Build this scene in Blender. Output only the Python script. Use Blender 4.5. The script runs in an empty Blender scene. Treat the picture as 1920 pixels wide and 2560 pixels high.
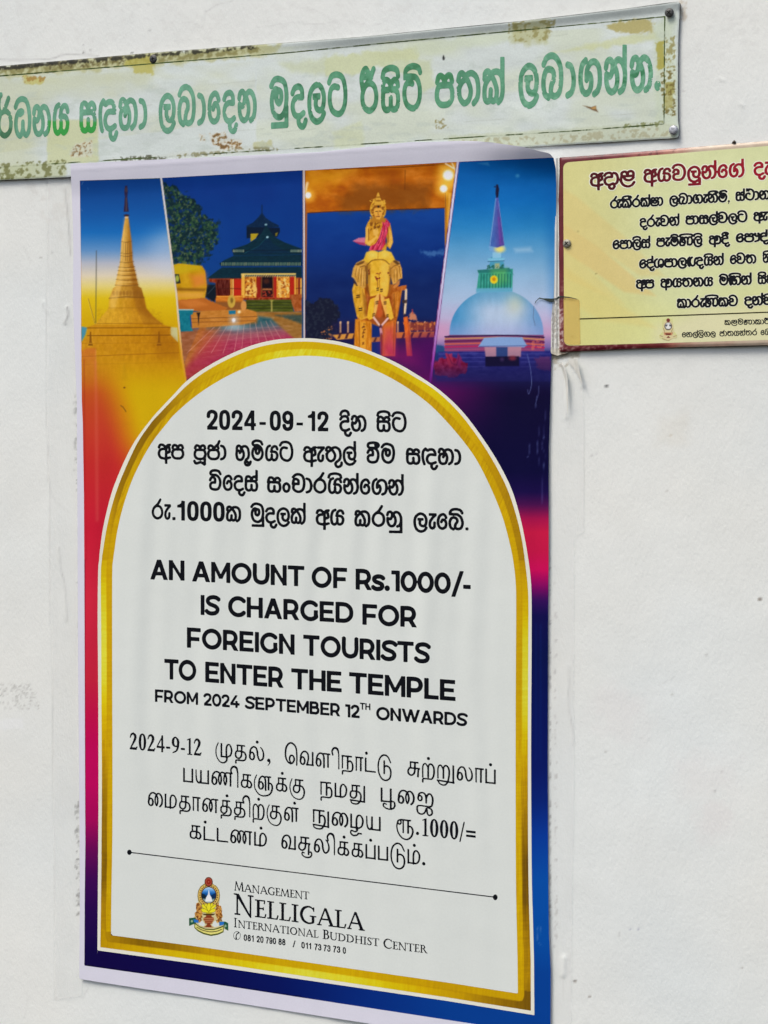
import bpy, math
import numpy as np
from mathutils import Matrix

C = bpy.context.scene.collection
SC = bpy.context.scene

# ------------------------------------------------------------------ camera
# Everything below is measured in pixels of the 1920x2560 photograph and put on
# the wall plane (world y = 0, wall faces -Y) by intersecting the camera ray.
F_PX = 4745.0
CX, CY = 960.0, 1280.0
VPH = (-9506.0, 1050.0)
def _n(v): return v / np.linalg.norm(v)
_X = _n(np.array([-(VPH[0] - CX), -(VPH[1] - CY), -F_PX]))
_D = np.array([-150.0, 103700.0, F_PX])
_D = _n(_D - _D.dot(_X) * _X)
_N = np.cross(_X, _D)
BASIS = np.stack([_X, _N, -_D])            # image-space vector -> world vector
def ray(px, py):
    v = np.stack([np.asarray(px, float) - CX, np.asarray(py, float) - CY,
                  np.full(np.shape(px), F_PX)], -1)
    return v @ BASIS.T
def _hit(p): r = ray(np.array(p[0]), np.array(p[1])); return r / r[1]
_w = _hit((1370, 1400))[0] - _hit((203, 1400))[0]
DIST = 0.60 / _w                           # camera to wall plane, metres
CAM = np.array([0, 0, 1.6]) - DIST * _hit((790, 1280))
def at(px, py, off=0.0):
    """wall-plane point(s) seen at photo pixel (px, py), 'off' metres in front of the wall"""
    r = ray(px, py)
    t = (-CAM[1] - off) / r[..., 1]
    return CAM + r * t[..., None]
def pxm(px, py):                           # metres per photo pixel near a point
    a = at(np.array(px), np.array(py)); b = at(np.array(px) + 1.0, np.array(py))
    return float(np.linalg.norm(a - b))

cam_d = bpy.data.cameras.new('camera')
cam = bpy.data.objects.new('camera', cam_d); C.objects.link(cam)
M = Matrix.Identity(4)
for i in range(3):
    M[i][0] = BASIS[i][0]; M[i][1] = -BASIS[i][1]; M[i][2] = -BASIS[i][2]; M[i][3] = CAM[i]
cam.matrix_world = M
cam_d.sensor_fit = 'VERTICAL'; cam_d.sensor_height = 36.0
cam_d.lens = F_PX / 2560 * 36.0
cam_d.clip_start = 0.05; cam_d.clip_end = 200
SC.camera = cam

# ------------------------------------------------------------------ light (overcast day)
world = bpy.data.worlds.new('World'); SC.world = world; world.use_nodes = True
wn = world.node_tree.nodes; wl = world.node_tree.links
bg = wn['Background']
sky = wn.new('ShaderNodeTexSky'); sky.sky_type = 'NISHITA'; sky.sun_disc = False
SUN_EL, SUN_AZ = math.radians(58), math.radians(208)   # azimuth clockwise from +Y
sky.sun_elevation = SUN_EL; sky.sun_rotation = SUN_AZ
sky.air_density = 1.0; sky.dust_density = 4.0; sky.ozone_density = 1.0
wl.new(sky.outputs[0], bg.inputs[0]); bg.inputs[1].default_value = 0.12
sun_d = bpy.data.lights.new('sun', 'SUN'); sun = bpy.data.objects.new('sun', sun_d); C.objects.link(sun)
sun_d.energy = 1.5; sun_d.angle = math.radians(24); sun_d.color = (1.0, 0.965, 0.905)
d = np.array([math.sin(SUN_AZ) * math.cos(SUN_EL), math.cos(SUN_AZ) * math.cos(SUN_EL), math.sin(SUN_EL)])
from mathutils import Vector
sun.rotation_euler = Vector(-d).to_track_quat('-Z', 'Y').to_euler()
sun.location = (-2, -4, 5)
SC.view_settings.view_transform = 'Standard'; SC.view_settings.look = 'None'
SC.view_settings.gamma = 1.0; SC.view_settings.use_curve_mapping = False
SC.view_settings.exposure = 0.43
LIT = 0.86          # how bright a white board comes out in this light (used only to turn seen colours into base colours)

# ------------------------------------------------------------------ colour helpers
def lin(c):
    c = np.asarray(c, float) / 255.0
    return np.where(c <= 0.04045, c / 12.92, ((c + 0.055) / 1.055) ** 2.4)
def base(c):
    return np.clip(lin(c) / LIT, 0.002, 0.9)

rng = np.random.RandomState(7)
_perm = rng.rand(64, 64, 64)[:, :, 0]
_tab = np.random.RandomState(11).rand(256, 256)
def vnoise(x, y):
    xi = np.floor(x).astype(int); yi = np.floor(y).astype(int)
    fx = x - xi; fy = y - yi
    fx = fx * fx * (3 - 2 * fx); fy = fy * fy * (3 - 2 * fy)
    a = _tab[xi % 256, yi % 256]; b = _tab[(xi + 1) % 256, yi % 256]
    c = _tab[xi % 256, (yi + 1) % 256]; e = _tab[(xi + 1) % 256, (yi + 1) % 256]
    return (a * (1 - fx) + b * fx) * (1 - fy) + (c * (1 - fx) + e * fx) * fy
def fbm(x, y, o=4):
    s = 0; a = 0.5; t = 0
    for k in range(o):
        s = s + a * vnoise(x + 17.3 * k, y + 5.1 * k); t += a; a *= 0.55
        x, y = 1.56 * x - 1.25 * y, 1.25 * x + 1.56 * y
    return s / t
def sm(a, b, x):
    t = np.clip((x - a) / (b - a), 0, 1); return t * t * (3 - 2 * t)

# ------------------------------------------------------------------ shapes as signed distances
def spline(pts, closed=False, n=8):
    p = np.asarray(pts, float)
    if len(p) < 3: return p
    if closed: q = np.vstack([p[-1], p, p[0], p[1]]); m = len(p)
    else: q = np.vstack([2 * p[0] - p[1], p, 2 * p[-1] - p[-2]]); m = len(p) - 1
    t = np.linspace(0, 1, n, endpoint=False)[:, None]
    out = []
    for i in range(m):
        a, b, c, e = q[i], q[i + 1], q[i + 2], q[i + 3]
        out.append(0.5 * ((2 * b) + (-a + c) * t + (2 * a - 5 * b + 4 * c - e) * t ** 2 + (-a + 3 * b - 3 * c + e) * t ** 3))
    out = np.vstack(out)
    return out if closed else np.vstack([out, p[-1]])
def sd_poly(X, Y, pts):
    p = np.asarray(pts, float); d2 = np.full(X.shape, 1e18); ins = np.zeros(X.shape, bool)
    for i in range(len(p)):
        a = p[i]; b = p[(i + 1) % len(p)]
        ex, ey = b - a; wx, wy = X - a[0], Y - a[1]
        L = ex * ex + ey * ey
        if L == 0: continue
        t = np.clip((wx * ex + wy * ey) / L, 0, 1)
        d2 = np.minimum(d2, (wx - t * ex) ** 2 + (wy - t * ey) ** 2)
        if ey != 0:
            c = ((a[1] <= Y) & (b[1] > Y)) | ((b[1] <= Y) & (a[1] > Y))
            ins ^= c & (X < a[0] + (Y - a[1]) / ey * ex)
    d = np.sqrt(d2); return np.where(ins, -d, d)
def sd_line(X, Y, pts, w, closed=False, butt=False):
    """distance to a polyline of full width w (number, or one per point)"""
    p = np.asarray(pts, float); n = len(p)
    r = (np.full(n, w) if np.isscalar(w) else np.asarray(w, float)) * 0.5
    d = np.full(X.shape, 1e9); m = n if closed else n - 1
    for i in range(m):
        j = (i + 1) % n; a = p[i]; b = p[j]; e = b - a; L2 = e.dot(e)
        if L2 == 0: continue
        wx, wy = X - a[0], Y - a[1]
        t = (wx * e[0] + wy * e[1]) / L2; tc = np.clip(t, 0, 1)
        s = np.hypot(wx - tc * e[0], wy - tc * e[1]) - (r[i] + (r[j] - r[i]) * tc)
        if butt and not closed and (i == 0 or i == m - 1):
            L = math.sqrt(L2); pe = np.abs(wx * e[1] - wy * e[0]) / L - (r[i] + (r[j] - r[i]) * tc)
            ex = np.full(X.shape, -1e9)
            if i == 0: ex = np.maximum(ex, -t * L)
            if i == m - 1: ex = np.maximum(ex, (t - 1) * L)
            s = np.where(ex > 0, np.maximum(pe, ex), s)
        d = np.minimum(d, s)
    return d

# ------------------------------------------------------------------ meshes by marching squares
_CASES = {1: ['a ab da'], 2: ['b bc ab'], 3: ['a b bc da'], 4: ['c cd bc'], 5: ['a ab da', 'c cd bc'], 6: ['b c cd ab'],
          7: ['a b c cd da'], 8: ['d da cd'], 9: ['a ab cd d'], 10: ['b bc ab', 'd da cd'], 11: ['a b bc cd d'],
          12: ['c d da bc'], 13: ['a ab bc c d'], 14: ['b c d da ab'], 15: ['a b c d']}
def march(F, xs, ys):
    ny, nx = F.shape; ins = F < 0
    X, Y = np.meshgrid(xs, ys)
    vid = np.full(F.shape, -1); vid[ins] = np.arange(ins.sum()); n = int(ins.sum())
    V = [np.stack([X[ins], Y[ins]], -1)]
    hc = ins[:, :-1] != ins[:, 1:]; hid = np.full(hc.shape, -1); hid[hc] = n + np.arange(hc.sum()); n += int(hc.sum())
    f0 = F[:, :-1][hc]; f1 = F[:, 1:][hc]; t = np.clip(f0 / (f0 - f1), 0.02, 0.98)
    V.append(np.stack([X[:, :-1][hc] + t * (X[:, 1:] - X[:, :-1])[hc], Y[:, :-1][hc]], -1))
    vc = ins[:-1] != ins[1:]; wid = np.full(vc.shape, -1); wid[vc] = n + np.arange(vc.sum())
    f0 = F[:-1][vc]; f1 = F[1:][vc]; t = np.clip(f0 / (f0 - f1), 0.02, 0.98)
    V.append(np.stack([X[:-1][vc], Y[:-1][vc] + t * (Y[1:] - Y[:-1])[vc]], -1))
    case = ins[:-1, :-1] * 1 + ins[:-1, 1:] * 2 + ins[1:, 1:] * 4 + ins[1:, :-1] * 8
    ref = {'a': vid[:-1, :-1], 'b': vid[:-1, 1:], 'c': vid[1:, 1:], 'd': vid[1:, :-1],
           'ab': hid[:-1], 'cd': hid[1:], 'da': wid[:, :-1], 'bc': wid[:, 1:]}
    faces = []
    for k, polys in _CASES.items():
        m = case == k
        if not m.any(): continue
        for s in polys: faces.append(np.stack([ref[q][m] for q in s.split()][::-1], -1))
    return np.vstack(V), faces
def mesh_from(name, co, faces, mat, parent=None, cols=None, smooth=True):
    me = bpy.data.meshes.new(name)
    lv = np.concatenate([f.ravel() for f in faces]) if faces else np.zeros(0, int)
    ln = np.concatenate([np.full(len(f), f.shape[1]) for f in faces]) if faces else np.zeros(0, int)
    me.vertices.add(len(co)); me.vertices.foreach_set('co', co.astype(np.float32).ravel())
    me.loops.add(len(lv)); me.loops.foreach_set('vertex_index', lv.astype(np.int32))
    me.polygons.add(len(ln))
    st = np.concatenate([[0], np.cumsum(ln)[:-1]]) if len(ln) else ln
    me.polygons.foreach_set('loop_start', st.astype(np.int32))
    me.polygons.foreach_set('loop_total', ln.astype(np.int32))
    if smooth: me.polygons.foreach_set('use_smooth', np.ones(len(ln), bool))
    me.update(calc_edges=True); me.validate()
    if cols is not None:
        ca = me.color_attributes.new('Col', 'FLOAT_COLOR', 'POINT')
        c4 = np.ones((len(co), 4), np.float32); c4[:, :3] = cols
        ca.data.foreach_set('color', c4.ravel())
    me.materials.append(mat)
    o = bpy.data.objects.new(name, me); C.objects.link(o)
    if parent is not None:
        o.parent = parent; o.matrix_parent_inverse = Matrix.Translation(-Vector(parent.location))
    return o
def grid(x0, x1, y0, y1, c):
    xs = np.arange(x0 - 2 * c, x1 + 3 * c, c); ys = np.arange(y0 - 2 * c, y1 + 3 * c, c)
    return xs, ys
def shape(name, sdf, box, cell, off, mat, parent=None, col=None):
    """flat printed or sheet shape: sdf(X, Y) in photo px, off(px, py) metres in front of the wall"""
    xs, ys = grid(*box, cell); X, Y = np.meshgrid(xs, ys)
    v, f = march(sdf(X, Y), xs, ys)
    co = at(v[:, 0], v[:, 1], off(v[:, 0], v[:, 1]))
    cols = col(v[:, 0], v[:, 1]) if col is not None else None
    return mesh_from(name, co, f, mat, parent, cols)
def pbox(pts): p = np.asarray(pts); return p[:, 0].min(), p[:, 0].max(), p[:, 1].min(), p[:, 1].max()
def poly_shape(name, pts, cell, off, mat, parent=None, col=None):
    return shape(name, lambda X, Y: sd_poly(X, Y, pts), pbox(pts), cell, off, mat, parent, col)
def skirt(pts, off):
    """edge of a plate: quads from its face back to the wall, returned as (co, faces)"""
    p = np.asarray(pts, float); n = len(p)
    a = at(p[:, 0], p[:, 1], off(p[:, 0], p[:, 1])); b = a.copy(); b[:, 1] = -0.0003
    i = np.arange(n); j = (i + 1) % n
    return np.vstack([a, b]), [np.stack([i, i + n, j + n, j], -1)]

# ------------------------------------------------------------------ painter for printed pictures and stains
class Canvas:
    def __init__(s, x0, y0, x1, y1, res):
        s.x0, s.y0, s.res = x0, y0, res
        s.xs = np.arange(x0, x1 + res, res); s.ys = np.arange(y0, y1 + res, res)
        s.X, s.Y = np.meshgrid(s.xs, s.ys); s.a = np.zeros(s.X.shape + (3,)); s.tf = (0, 0, 1.0)
        s.clip = None
    def T(s, pts):
        p = np.asarray(pts, float).copy(); ox, oy, k = s.tf
        p[:, 0] = p[:, 0] / k + ox; p[:, 1] = p[:, 1] / k + oy; return p
    def win(s, p, m):
        x0, x1, y0, y1 = pbox(p); r = s.res
        i0 = max(int((x0 - m - s.x0) / r), 0); i1 = min(int((x1 + m - s.x0) / r) + 2, s.X.shape[1])
        j0 = max(int((y0 - m - s.y0) / r), 0); j1 = min(int((y1 + m - s.y0) / r) + 2, s.X.shape[0])
        return slice(j0, max(j1, j0)), slice(i0, max(i1, i0))
    def put(s, w, mask, col):
        if s.clip is not None: mask = mask * s.clip[w]
        c = col(s.X[w], s.Y[w]) if callable(col) else np.asarray(col, float)
        s.a[w] = s.a[w] * (1 - mask[..., None]) + c * mask[..., None]
    def poly(s, pts, col, a=1.0, soft=1.2, rough=0, rs=8.0, curve=False):
        p = s.T(pts)
        if curve: p = spline(p, True, 6)
        w = s.win(p, soft * 2 + rough)
        d = sd_poly(s.X[w], s.Y[w], p)
        if rough: d = d + rough * (fbm(s.X[w] / rs, s.Y[w] / rs) - 0.5) * 2
        s.put(w, a * sm(soft, -soft, d), col)
    def line(s, pts, wd, col, a=1.0, soft=1.0, curve=False):
        p = s.T(pts)
        if curve: p = spline(p, False, 6)
        w = s.win(p, wd + soft * 2 + 2)
        s.put(w, a * sm(soft, -soft, sd_line(s.X[w], s.Y[w], p, wd)), col)
    def ell(s, cx, cy, rx, ry, col, a=1.0, soft=1.0):
        p = s.T([[cx, cy]])[0]; k = s.tf[2]; rx /= k; ry /= k
        w = s.win(np.array([[p[0] - rx, p[1] - ry], [p[0] + rx, p[1] + ry]]), soft * 2 + 2)
        d = (np.hypot((s.X[w] - p[0]) / rx, (s.Y[w] - p[1]) / ry) - 1) * min(rx, ry)
        s.put(w, a * sm(soft, -soft, d), col)
    def spots(s, pts, col, thr, scale, a=1.0, soft=2.0, fade=6.0, sx=1.0):
        """ragged flecks where noise passes thr inside a polygon"""
        p = s.T(pts); w = s.win(p, fade)
        d = sd_poly(s.X[w], s.Y[w], p)
        qx, qy = s.X[w] / scale / sx + 3.7, s.Y[w] / scale + 9.1
        n = fbm(.88 * qx + .47 * qy, .88 * qy - .47 * qx, 3) if sx == 1 else fbm(qx, qy, 3)
        s.put(w, a * sm(thr - 0.03 * soft, thr + 0.03 * soft, n - 0.6 * sm(-fade * .6, fade, d)), col)
    def lut(s, px, py):
        u = np.clip((np.asarray(px) - s.x0) / s.res, 0, s.X.shape[1] - 1.001); v = np.clip((np.asarray(py) - s.y0) / s.res, 0, s.X.shape[0] - 1.001)
        i = u.astype(int); j = v.astype(int); f = (u - i)[:, None]; g = (v - j)[:, None]
        c = (s.a[j, i] * (1 - f) + s.a[j, i + 1] * f) * (1 - g) + (s.a[j + 1, i] * (1 - f) + s.a[j + 1, i + 1] * f) * g
        return base(np.clip(c, 0, 255))
def stops(t, keys):
    k = np.array([q[0] for q in keys], float); c = np.array([q[1] for q in keys], float)
    return np.stack([np.interp(t, k, c[:, i]) for i in range(3)], -1)

# ------------------------------------------------------------------ materials
def new_mat(name):
    m = bpy.data.materials.new(name); m.use_nodes = True
    return m, m.node_tree.nodes, m.node_tree.links, m.node_tree.nodes['Principled BSDF']
def print_mat(name, rough=0.5, grain=0.06, gs=900.0, spec=0.14, bump=0.0, attr=True, col=None, bs=400.0, coat=0.0):
    """printed or painted surface: its own colours (attribute or flat) with fine grain"""
    m, N, L, B = new_mat(name)
    tc = N.new('ShaderNodeTexCoord'); nz = N.new('ShaderNodeTexNoise')
    nz.inputs['Scale'].default_value = gs; nz.inputs['Detail'].default_value = 3
    L.new(tc.outputs['Object'], nz.inputs['Vector'])
    mr = N.new('ShaderNodeMapRange'); mr.inputs[1].default_value = 0.3; mr.inputs[2].default_value = 0.7
    mr.inputs[3].default_value = 1 - grain; mr.inputs[4].default_value = 1 + grain
    L.new(nz.outputs[0], mr.inputs[0])
    mx = N.new('ShaderNodeVectorMath'); mx.operation = 'SCALE'
    if attr:
        at_ = N.new('ShaderNodeVertexColor'); at_.layer_name = 'Col'; L.new(at_.outputs[0], mx.inputs[0])
    else:
        rg = N.new('ShaderNodeRGB'); rg.outputs[0].default_value = (*col, 1); L.new(rg.outputs[0], mx.inputs[0])
    L.new(mr.outputs[0], mx.inputs['Scale']); L.new(mx.outputs[0], B.inputs['Base Color'])
    B.inputs['Roughness'].default_value = rough; B.inputs['Specular IOR Level'].default_value = spec
    B.inputs['Coat Weight'].default_value = coat; B.inputs['Coat Roughness'].default_value = 0.25
    if bump:
        n2 = N.new('ShaderNodeTexNoise'); n2.inputs['Scale'].default_value = bs; n2.inputs['Detail'].default_value = 4
        L.new(tc.outputs['Object'], n2.inputs['Vector'])
        bp = N.new('ShaderNodeBump'); bp.inputs['Strength'].default_value = bump; bp.inputs['Distance'].default_value = 0.0006
        L.new(n2.outputs[0], bp.inputs['Height']); L.new(bp.outputs[0], B.inputs['Normal'])
    return m
def empty(name, px, py, label, cat, group=None):
    o = bpy.data.objects.new(name, None); C.objects.link(o)
    p = at(np.array(float(px)), np.array(float(py))); o.location = tuple(p); o.empty_display_size = 0.03
    o['label'] = label; o['category'] = cat
    if group: o['group'] = group
    return o
# ------------------------------------------------------------------ lettering
# each letter: advance ; strokes.  s smooth, o smooth closed, l straight, b smooth with square ends,
# k straight with square ends, p filled polygon, c dot.  A number after the letter is that stroke's width; x,y or x,y,width.
SINH = {
'pa': '82;o 41,64 64,62 74,46 73,25 60,11 41,8 22,11 9,25 8,46 18,62;s 9,74 14,88 25,91 36,84 41,68;s 41,68 46,84 57,91 68,88 73,74',
'na': '95;s 6,75 11,90 24,94 34,84 33,66 24,51 8,56;s 8,56 8,36 16,16 30,8 46,15 54,36 51,60 40,80;s 40,80 50,91 62,93 76,84 86,60 85,32 77,14 65,7',
'da': '64;s 6,75 16,89 37,93 50,82 52,62;s 52,62 27,62 11,52 7,34 16,14 37,7 58,16;s 36,8 35,-10 45,-21 59,-21 68,-6',
'sa': '86;s 8,76 14,90 27,92 39,84 43,70;s 43,70 50,85 62,91 74,84 77,74;k 0,64 66,64;s 62,64 75,53 78,27 70,10 54,8 45,18 44,40;s 11,64 8,46 9,22 18,9 33,8 44,18',
'tta': '90;s 4,99 16,116 42,120 68,108 80,72 77,33 62,11 42,7 18,19 7,47 11,75 26,86 46,83',
'ttaH': '90;k 2,97 40,97;s 38,97 62,92 77,68 77,33 62,11 42,7 18,19 7,45 11,70 24,80 44,77;s 80,108 72,120 48,126 24,122 12,112 14,97',
'la': '84;s 77,11 64,-5 41,-11 18,4 8,39 14,75 39,94 64,86 76,61 73,32 61,21 45,25 38,39 41,60;k 24,61 60,61',
'ka': '95;s 7,74 10,90 23,94 36,83;s 36,83 14,62 7,42 9,17 20,9 31,15 34,40;s 34,15 45,9 57,16 60,40 50,65 36,83;s 36,83 46,91 66,91 82,76 86,42 81,17 68,5',
'ta': '102;s 7,75 12,90 24,94 38,83;s 38,78 22,68 11,50 14,25 32,9 53,18 61,43 52,66 38,83;k 2,48 14,52;s 38,83 50,91 68,92 87,78 94,46 89,21 74,7',
'a': '80;s 8,76 15,90 30,92 44,82 52,68;k 53,86 53,-27;s 53,66 30,66 13,56 8,35 16,15 34,8 53,7 77,13;s 53,80 64,90 77,92;s 64,88 73,70 74,50 62,43',
'e': '64;s 55,74 46,90 32,93 14,79 7,47 14,19 32,9 50,18 55,40 47,58 34,61 27,48',
'va': '88;s 7,64 14,79 27,83 38,72 38,52;s 38,52 18,50 8,36 14,16 38,9 62,15 77,45 76,80 62,106 40,117 16,112 5,97',
'vai': '82;s 7,66 14,80 27,84 38,73 38,52;s 38,52 18,50 8,36 14,16 38,9 61,17 71,48 65,78 46,96 18,99 9,109 18,122 40,126 62,120 72,104',
'vaii': '82;s 7,66 14,80 27,84 38,73 38,52;s 38,52 18,50 8,36 14,16 38,9 61,17 71,48 65,78 46,93 18,95 8,107 14,121 38,126 62,123 73,112 66,100 56,103 54,113',
'ma': '86;s 5,100 19,116 40,119 67,107 77,72 72,33 58,14 40,9 18,21 8,51 13,79 25,90 37,86;o 38,86 51,80 52,60 42,49 31,57 31,76',
'mai': '82;s 70,104 60,120 36,126 16,120 9,108 18,98 44,97 64,80 72,52 68,28 56,13 40,8 18,19 8,46 13,72 24,83 36,79;o 38,80 50,74 51,56 41,46 31,53 31,70',
'maH': '84;s 76,112 60,124 34,122 16,113 18,100;k 2,97 38,97;s 38,97 62,90 75,60 70,30 56,13 40,8 18,19 8,46 13,70 24,80 36,77;o 38,78 50,72 51,54 41,46 31,53 31,68',
'bha': '96;s 9,76 14,90 25,93 36,82 36,60 29,50;k 2,66 26,62;s 10,62 8,40 14,15 30,7 46,15 54,40 48,62 38,76;s 38,76 48,88 62,91 78,80 86,48 82,22 68,8',
'ya': '88;s 32,96 17,86 9,55 12,20 25,8 38,14 44,26 44,42;s 44,18 57,8 73,16 79,38 70,56 54,60 40,60;s 42,60 45,80 57,92 72,90 79,75',
'ae': '44;k 2,91 46,91;s 40,88 20,66 9,45 10,20 21,9 34,17 36,42',
'aa': '36;s 3,90 18,84 28,61 28,33 19,15 3,8',
'ja': '82;o 41,64 64,62 74,46 73,25 60,11 41,8 22,11 9,25 8,46 18,62;s 8,74 13,88 24,91 36,84 41,68;s 41,70 54,86 68,98 77,118;s 64,95 72,75',
'ha': '94;s 5,77 9,92 20,96 32,87 37,66 30,48;s 30,68 12,62 6,40 12,16 28,8 46,15 53,43 47,65 35,80;s 36,80 46,90 60,93 77,84 86,56 81,22 65,7',
'nda': '94;s 24,96 11,80 8,50 12,22 18,5;s 24,96 36,86 50,92 70,90 80,74 82,60;s 82,60 55,62 40,54 33,34 42,14 62,8 84,16;s 62,8 60,-10 68,-22 82,-22 92,-6',
'cha': '84;s 9,98 24,112 44,116 66,104 76,70 71,30 54,12 32,11 14,24 12,44 20,58;s 10,66 14,82 27,87 41,78 42,57;k 1,58 42,57',
'ra': '82;o 41,87 63,77 73,50 66,22 41,9 16,22 8,50 19,77;s 24,82 44,100 60,126',
'am': '50;o 25,58 39,48 42,32 36,15 25,9 13,15 8,32 11,48',
'ga': '96;s 30,98 14,84 8,50 15,20 31,9 48,18 54,42 46,60 34,46;s 34,46 36,72 50,90 70,92 86,76 90,42 82,16 66,6',
'nga': '112;s 24,96 11,80 8,50 12,22 18,5;s 46,98 34,84 28,50 34,20 48,9 64,18 70,42 62,60 50,46;s 50,46 52,72 66,90 86,92 102,76 106,42 98,16 82,6',
'ba': '92;s 28,6 12,18 7,50 16,76 32,82 48,74 51,55 41,38 39,17 54,8 74,18 82,52 78,88 62,110 42,118 20,112 8,96',
'bee': '92;s 28,6 12,18 7,46 16,70 32,76 48,68 51,52 41,36 39,17 54,8 74,16 82,46 72,78 52,94;k 4,96 54,95;s 8,97 10,110 22,122 46,126 70,119 80,103',
'lla': '98;s 14,62 12,84 28,95 42,88 48,70;s 48,70 54,90 70,96 84,86 86,64;k 10,62 88,62;s 24,60 34,40 56,31 74,37 86,50;s 12,64 8,30 24,0 52,-12 76,-4 90,16',
'sha': '96;s 30,96 13,80 8,48 16,18 34,8 46,20 44,60 56,90 74,90 87,74 88,36 76,10 64,10 60,26 72,36 88,30',
'ssa': '84;s 9,74 14,88 25,91 36,84 41,66;s 41,66 46,84 57,91 68,88 75,74;k 0,62 68,62;s 66,62 76,46 73,22 60,10 41,8 22,10 9,22 10,60;s 24,50 34,36 50,36 64,56',
'tha': '90;s 14,122 30,118 30,104;s 16,104 22,117 42,120 66,108 79,74 75,34 58,10 36,9 14,24 7,50 14,72 30,78 42,68',
'nna': '130;s 44,8 14,8 8,34 14,64 34,74 52,60 54,34 44,12;s 30,66 28,46 38,38;s 12,70 18,88 32,94 46,80;s 44,78 58,92 74,88 80,60 78,26;s 80,70 92,92 110,90 121,58 116,22 100,8;s 78,26 84,12 98,14',
'jnya': '152;s 24,98 11,82 8,50 14,20 22,5;s 46,98 32,80 28,44 40,14 56,8 70,22 72,62 84,88 104,86;s 92,80 108,92 128,88 138,70 138,60;s 138,60 112,62 98,54 91,34 100,14 120,8 142,16;s 120,8 118,-10 126,-22 140,-22 150,-6',
'dha': '86;s 5,98 18,116 42,122 66,110 79,66 76,24 64,8 52,12 44,30 44,48;s 30,74 42,80;s 44,28 34,8 22,8 10,24 7,52 16,76 32,84 42,82',
'au': '44;s 6,92 10,70 22,62 32,72 32,92;s 34,92 40,56 34,20 8,8',
'.': '24;p 2,1 20,1 20,19 2,19', ',': '24;c 12,10,10;s8 16,6 8,-16',
'o.': '24;c 12,12,11',
}
MODS = {
'i': lambda w: 's 6,102 14,119 %g,126 %g,119 %g,102' % (w / 2, w - 15, w - 8),
'ii': lambda w: 's 6,104 14,119 %g,126 %g,120 %g,108 %g,100 %g,110' % (w / 2, w - 12, w - 8, w - 20, w - 26),
'h': lambda w: 'k %g,66 %g,132' % (w - 10, w - 10),
'u': lambda w: 'k %g,40 %g,-20;k %g,-14 6,-14' % (w - 9, w - 9, w - 2),
'nu': lambda w: 'k 87,44 87,-32;k 94,-26 16,-26',
'lu': lambda w: 'k 78,12 78,-36;k 86,-30 6,-30',
'tu': lambda w: 's 74,8 64,-4 68,-20 82,-26 98,-16 101,0',
'puu': lambda w: 'k 71,30 71,-28;s 5,-5 12,-18 26,-18 42,-12 56,-17 68,-26',
'bhuu': lambda w: 's 70,8 62,-6 66,-21 79,-25 92,-18 97,-3;s 77,-4 86,-12',
'ri': lambda w: 's 10,72 4,100 12,122 26,128 38,114;k 8,106 58,106',
'rh': lambda w: 's 14,82 8,106 12,130 20,138',
}
def _arc(cx, cy, rx, ry, a0, a1, n=10):
    return ' '.join('%.1f,%.1f' % (cx + rx * math.cos(math.radians(a0 + (a1 - a0) * i / n)), cy + ry * math.sin(math.radians(a0 + (a1 - a0) * i / n))) for i in range(n + 1))
def _box(x0, y0, x1, y1): return 'p %g,%g %g,%g %g,%g %g,%g' % (x0, y0, x1, y0, x1, y1, x0, y1)
_S = '76,80 60,90 38,92 17,85 11,70 22,57 42,50 60,42 68,28 58,13 36,8 17,11 3,21'
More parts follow.
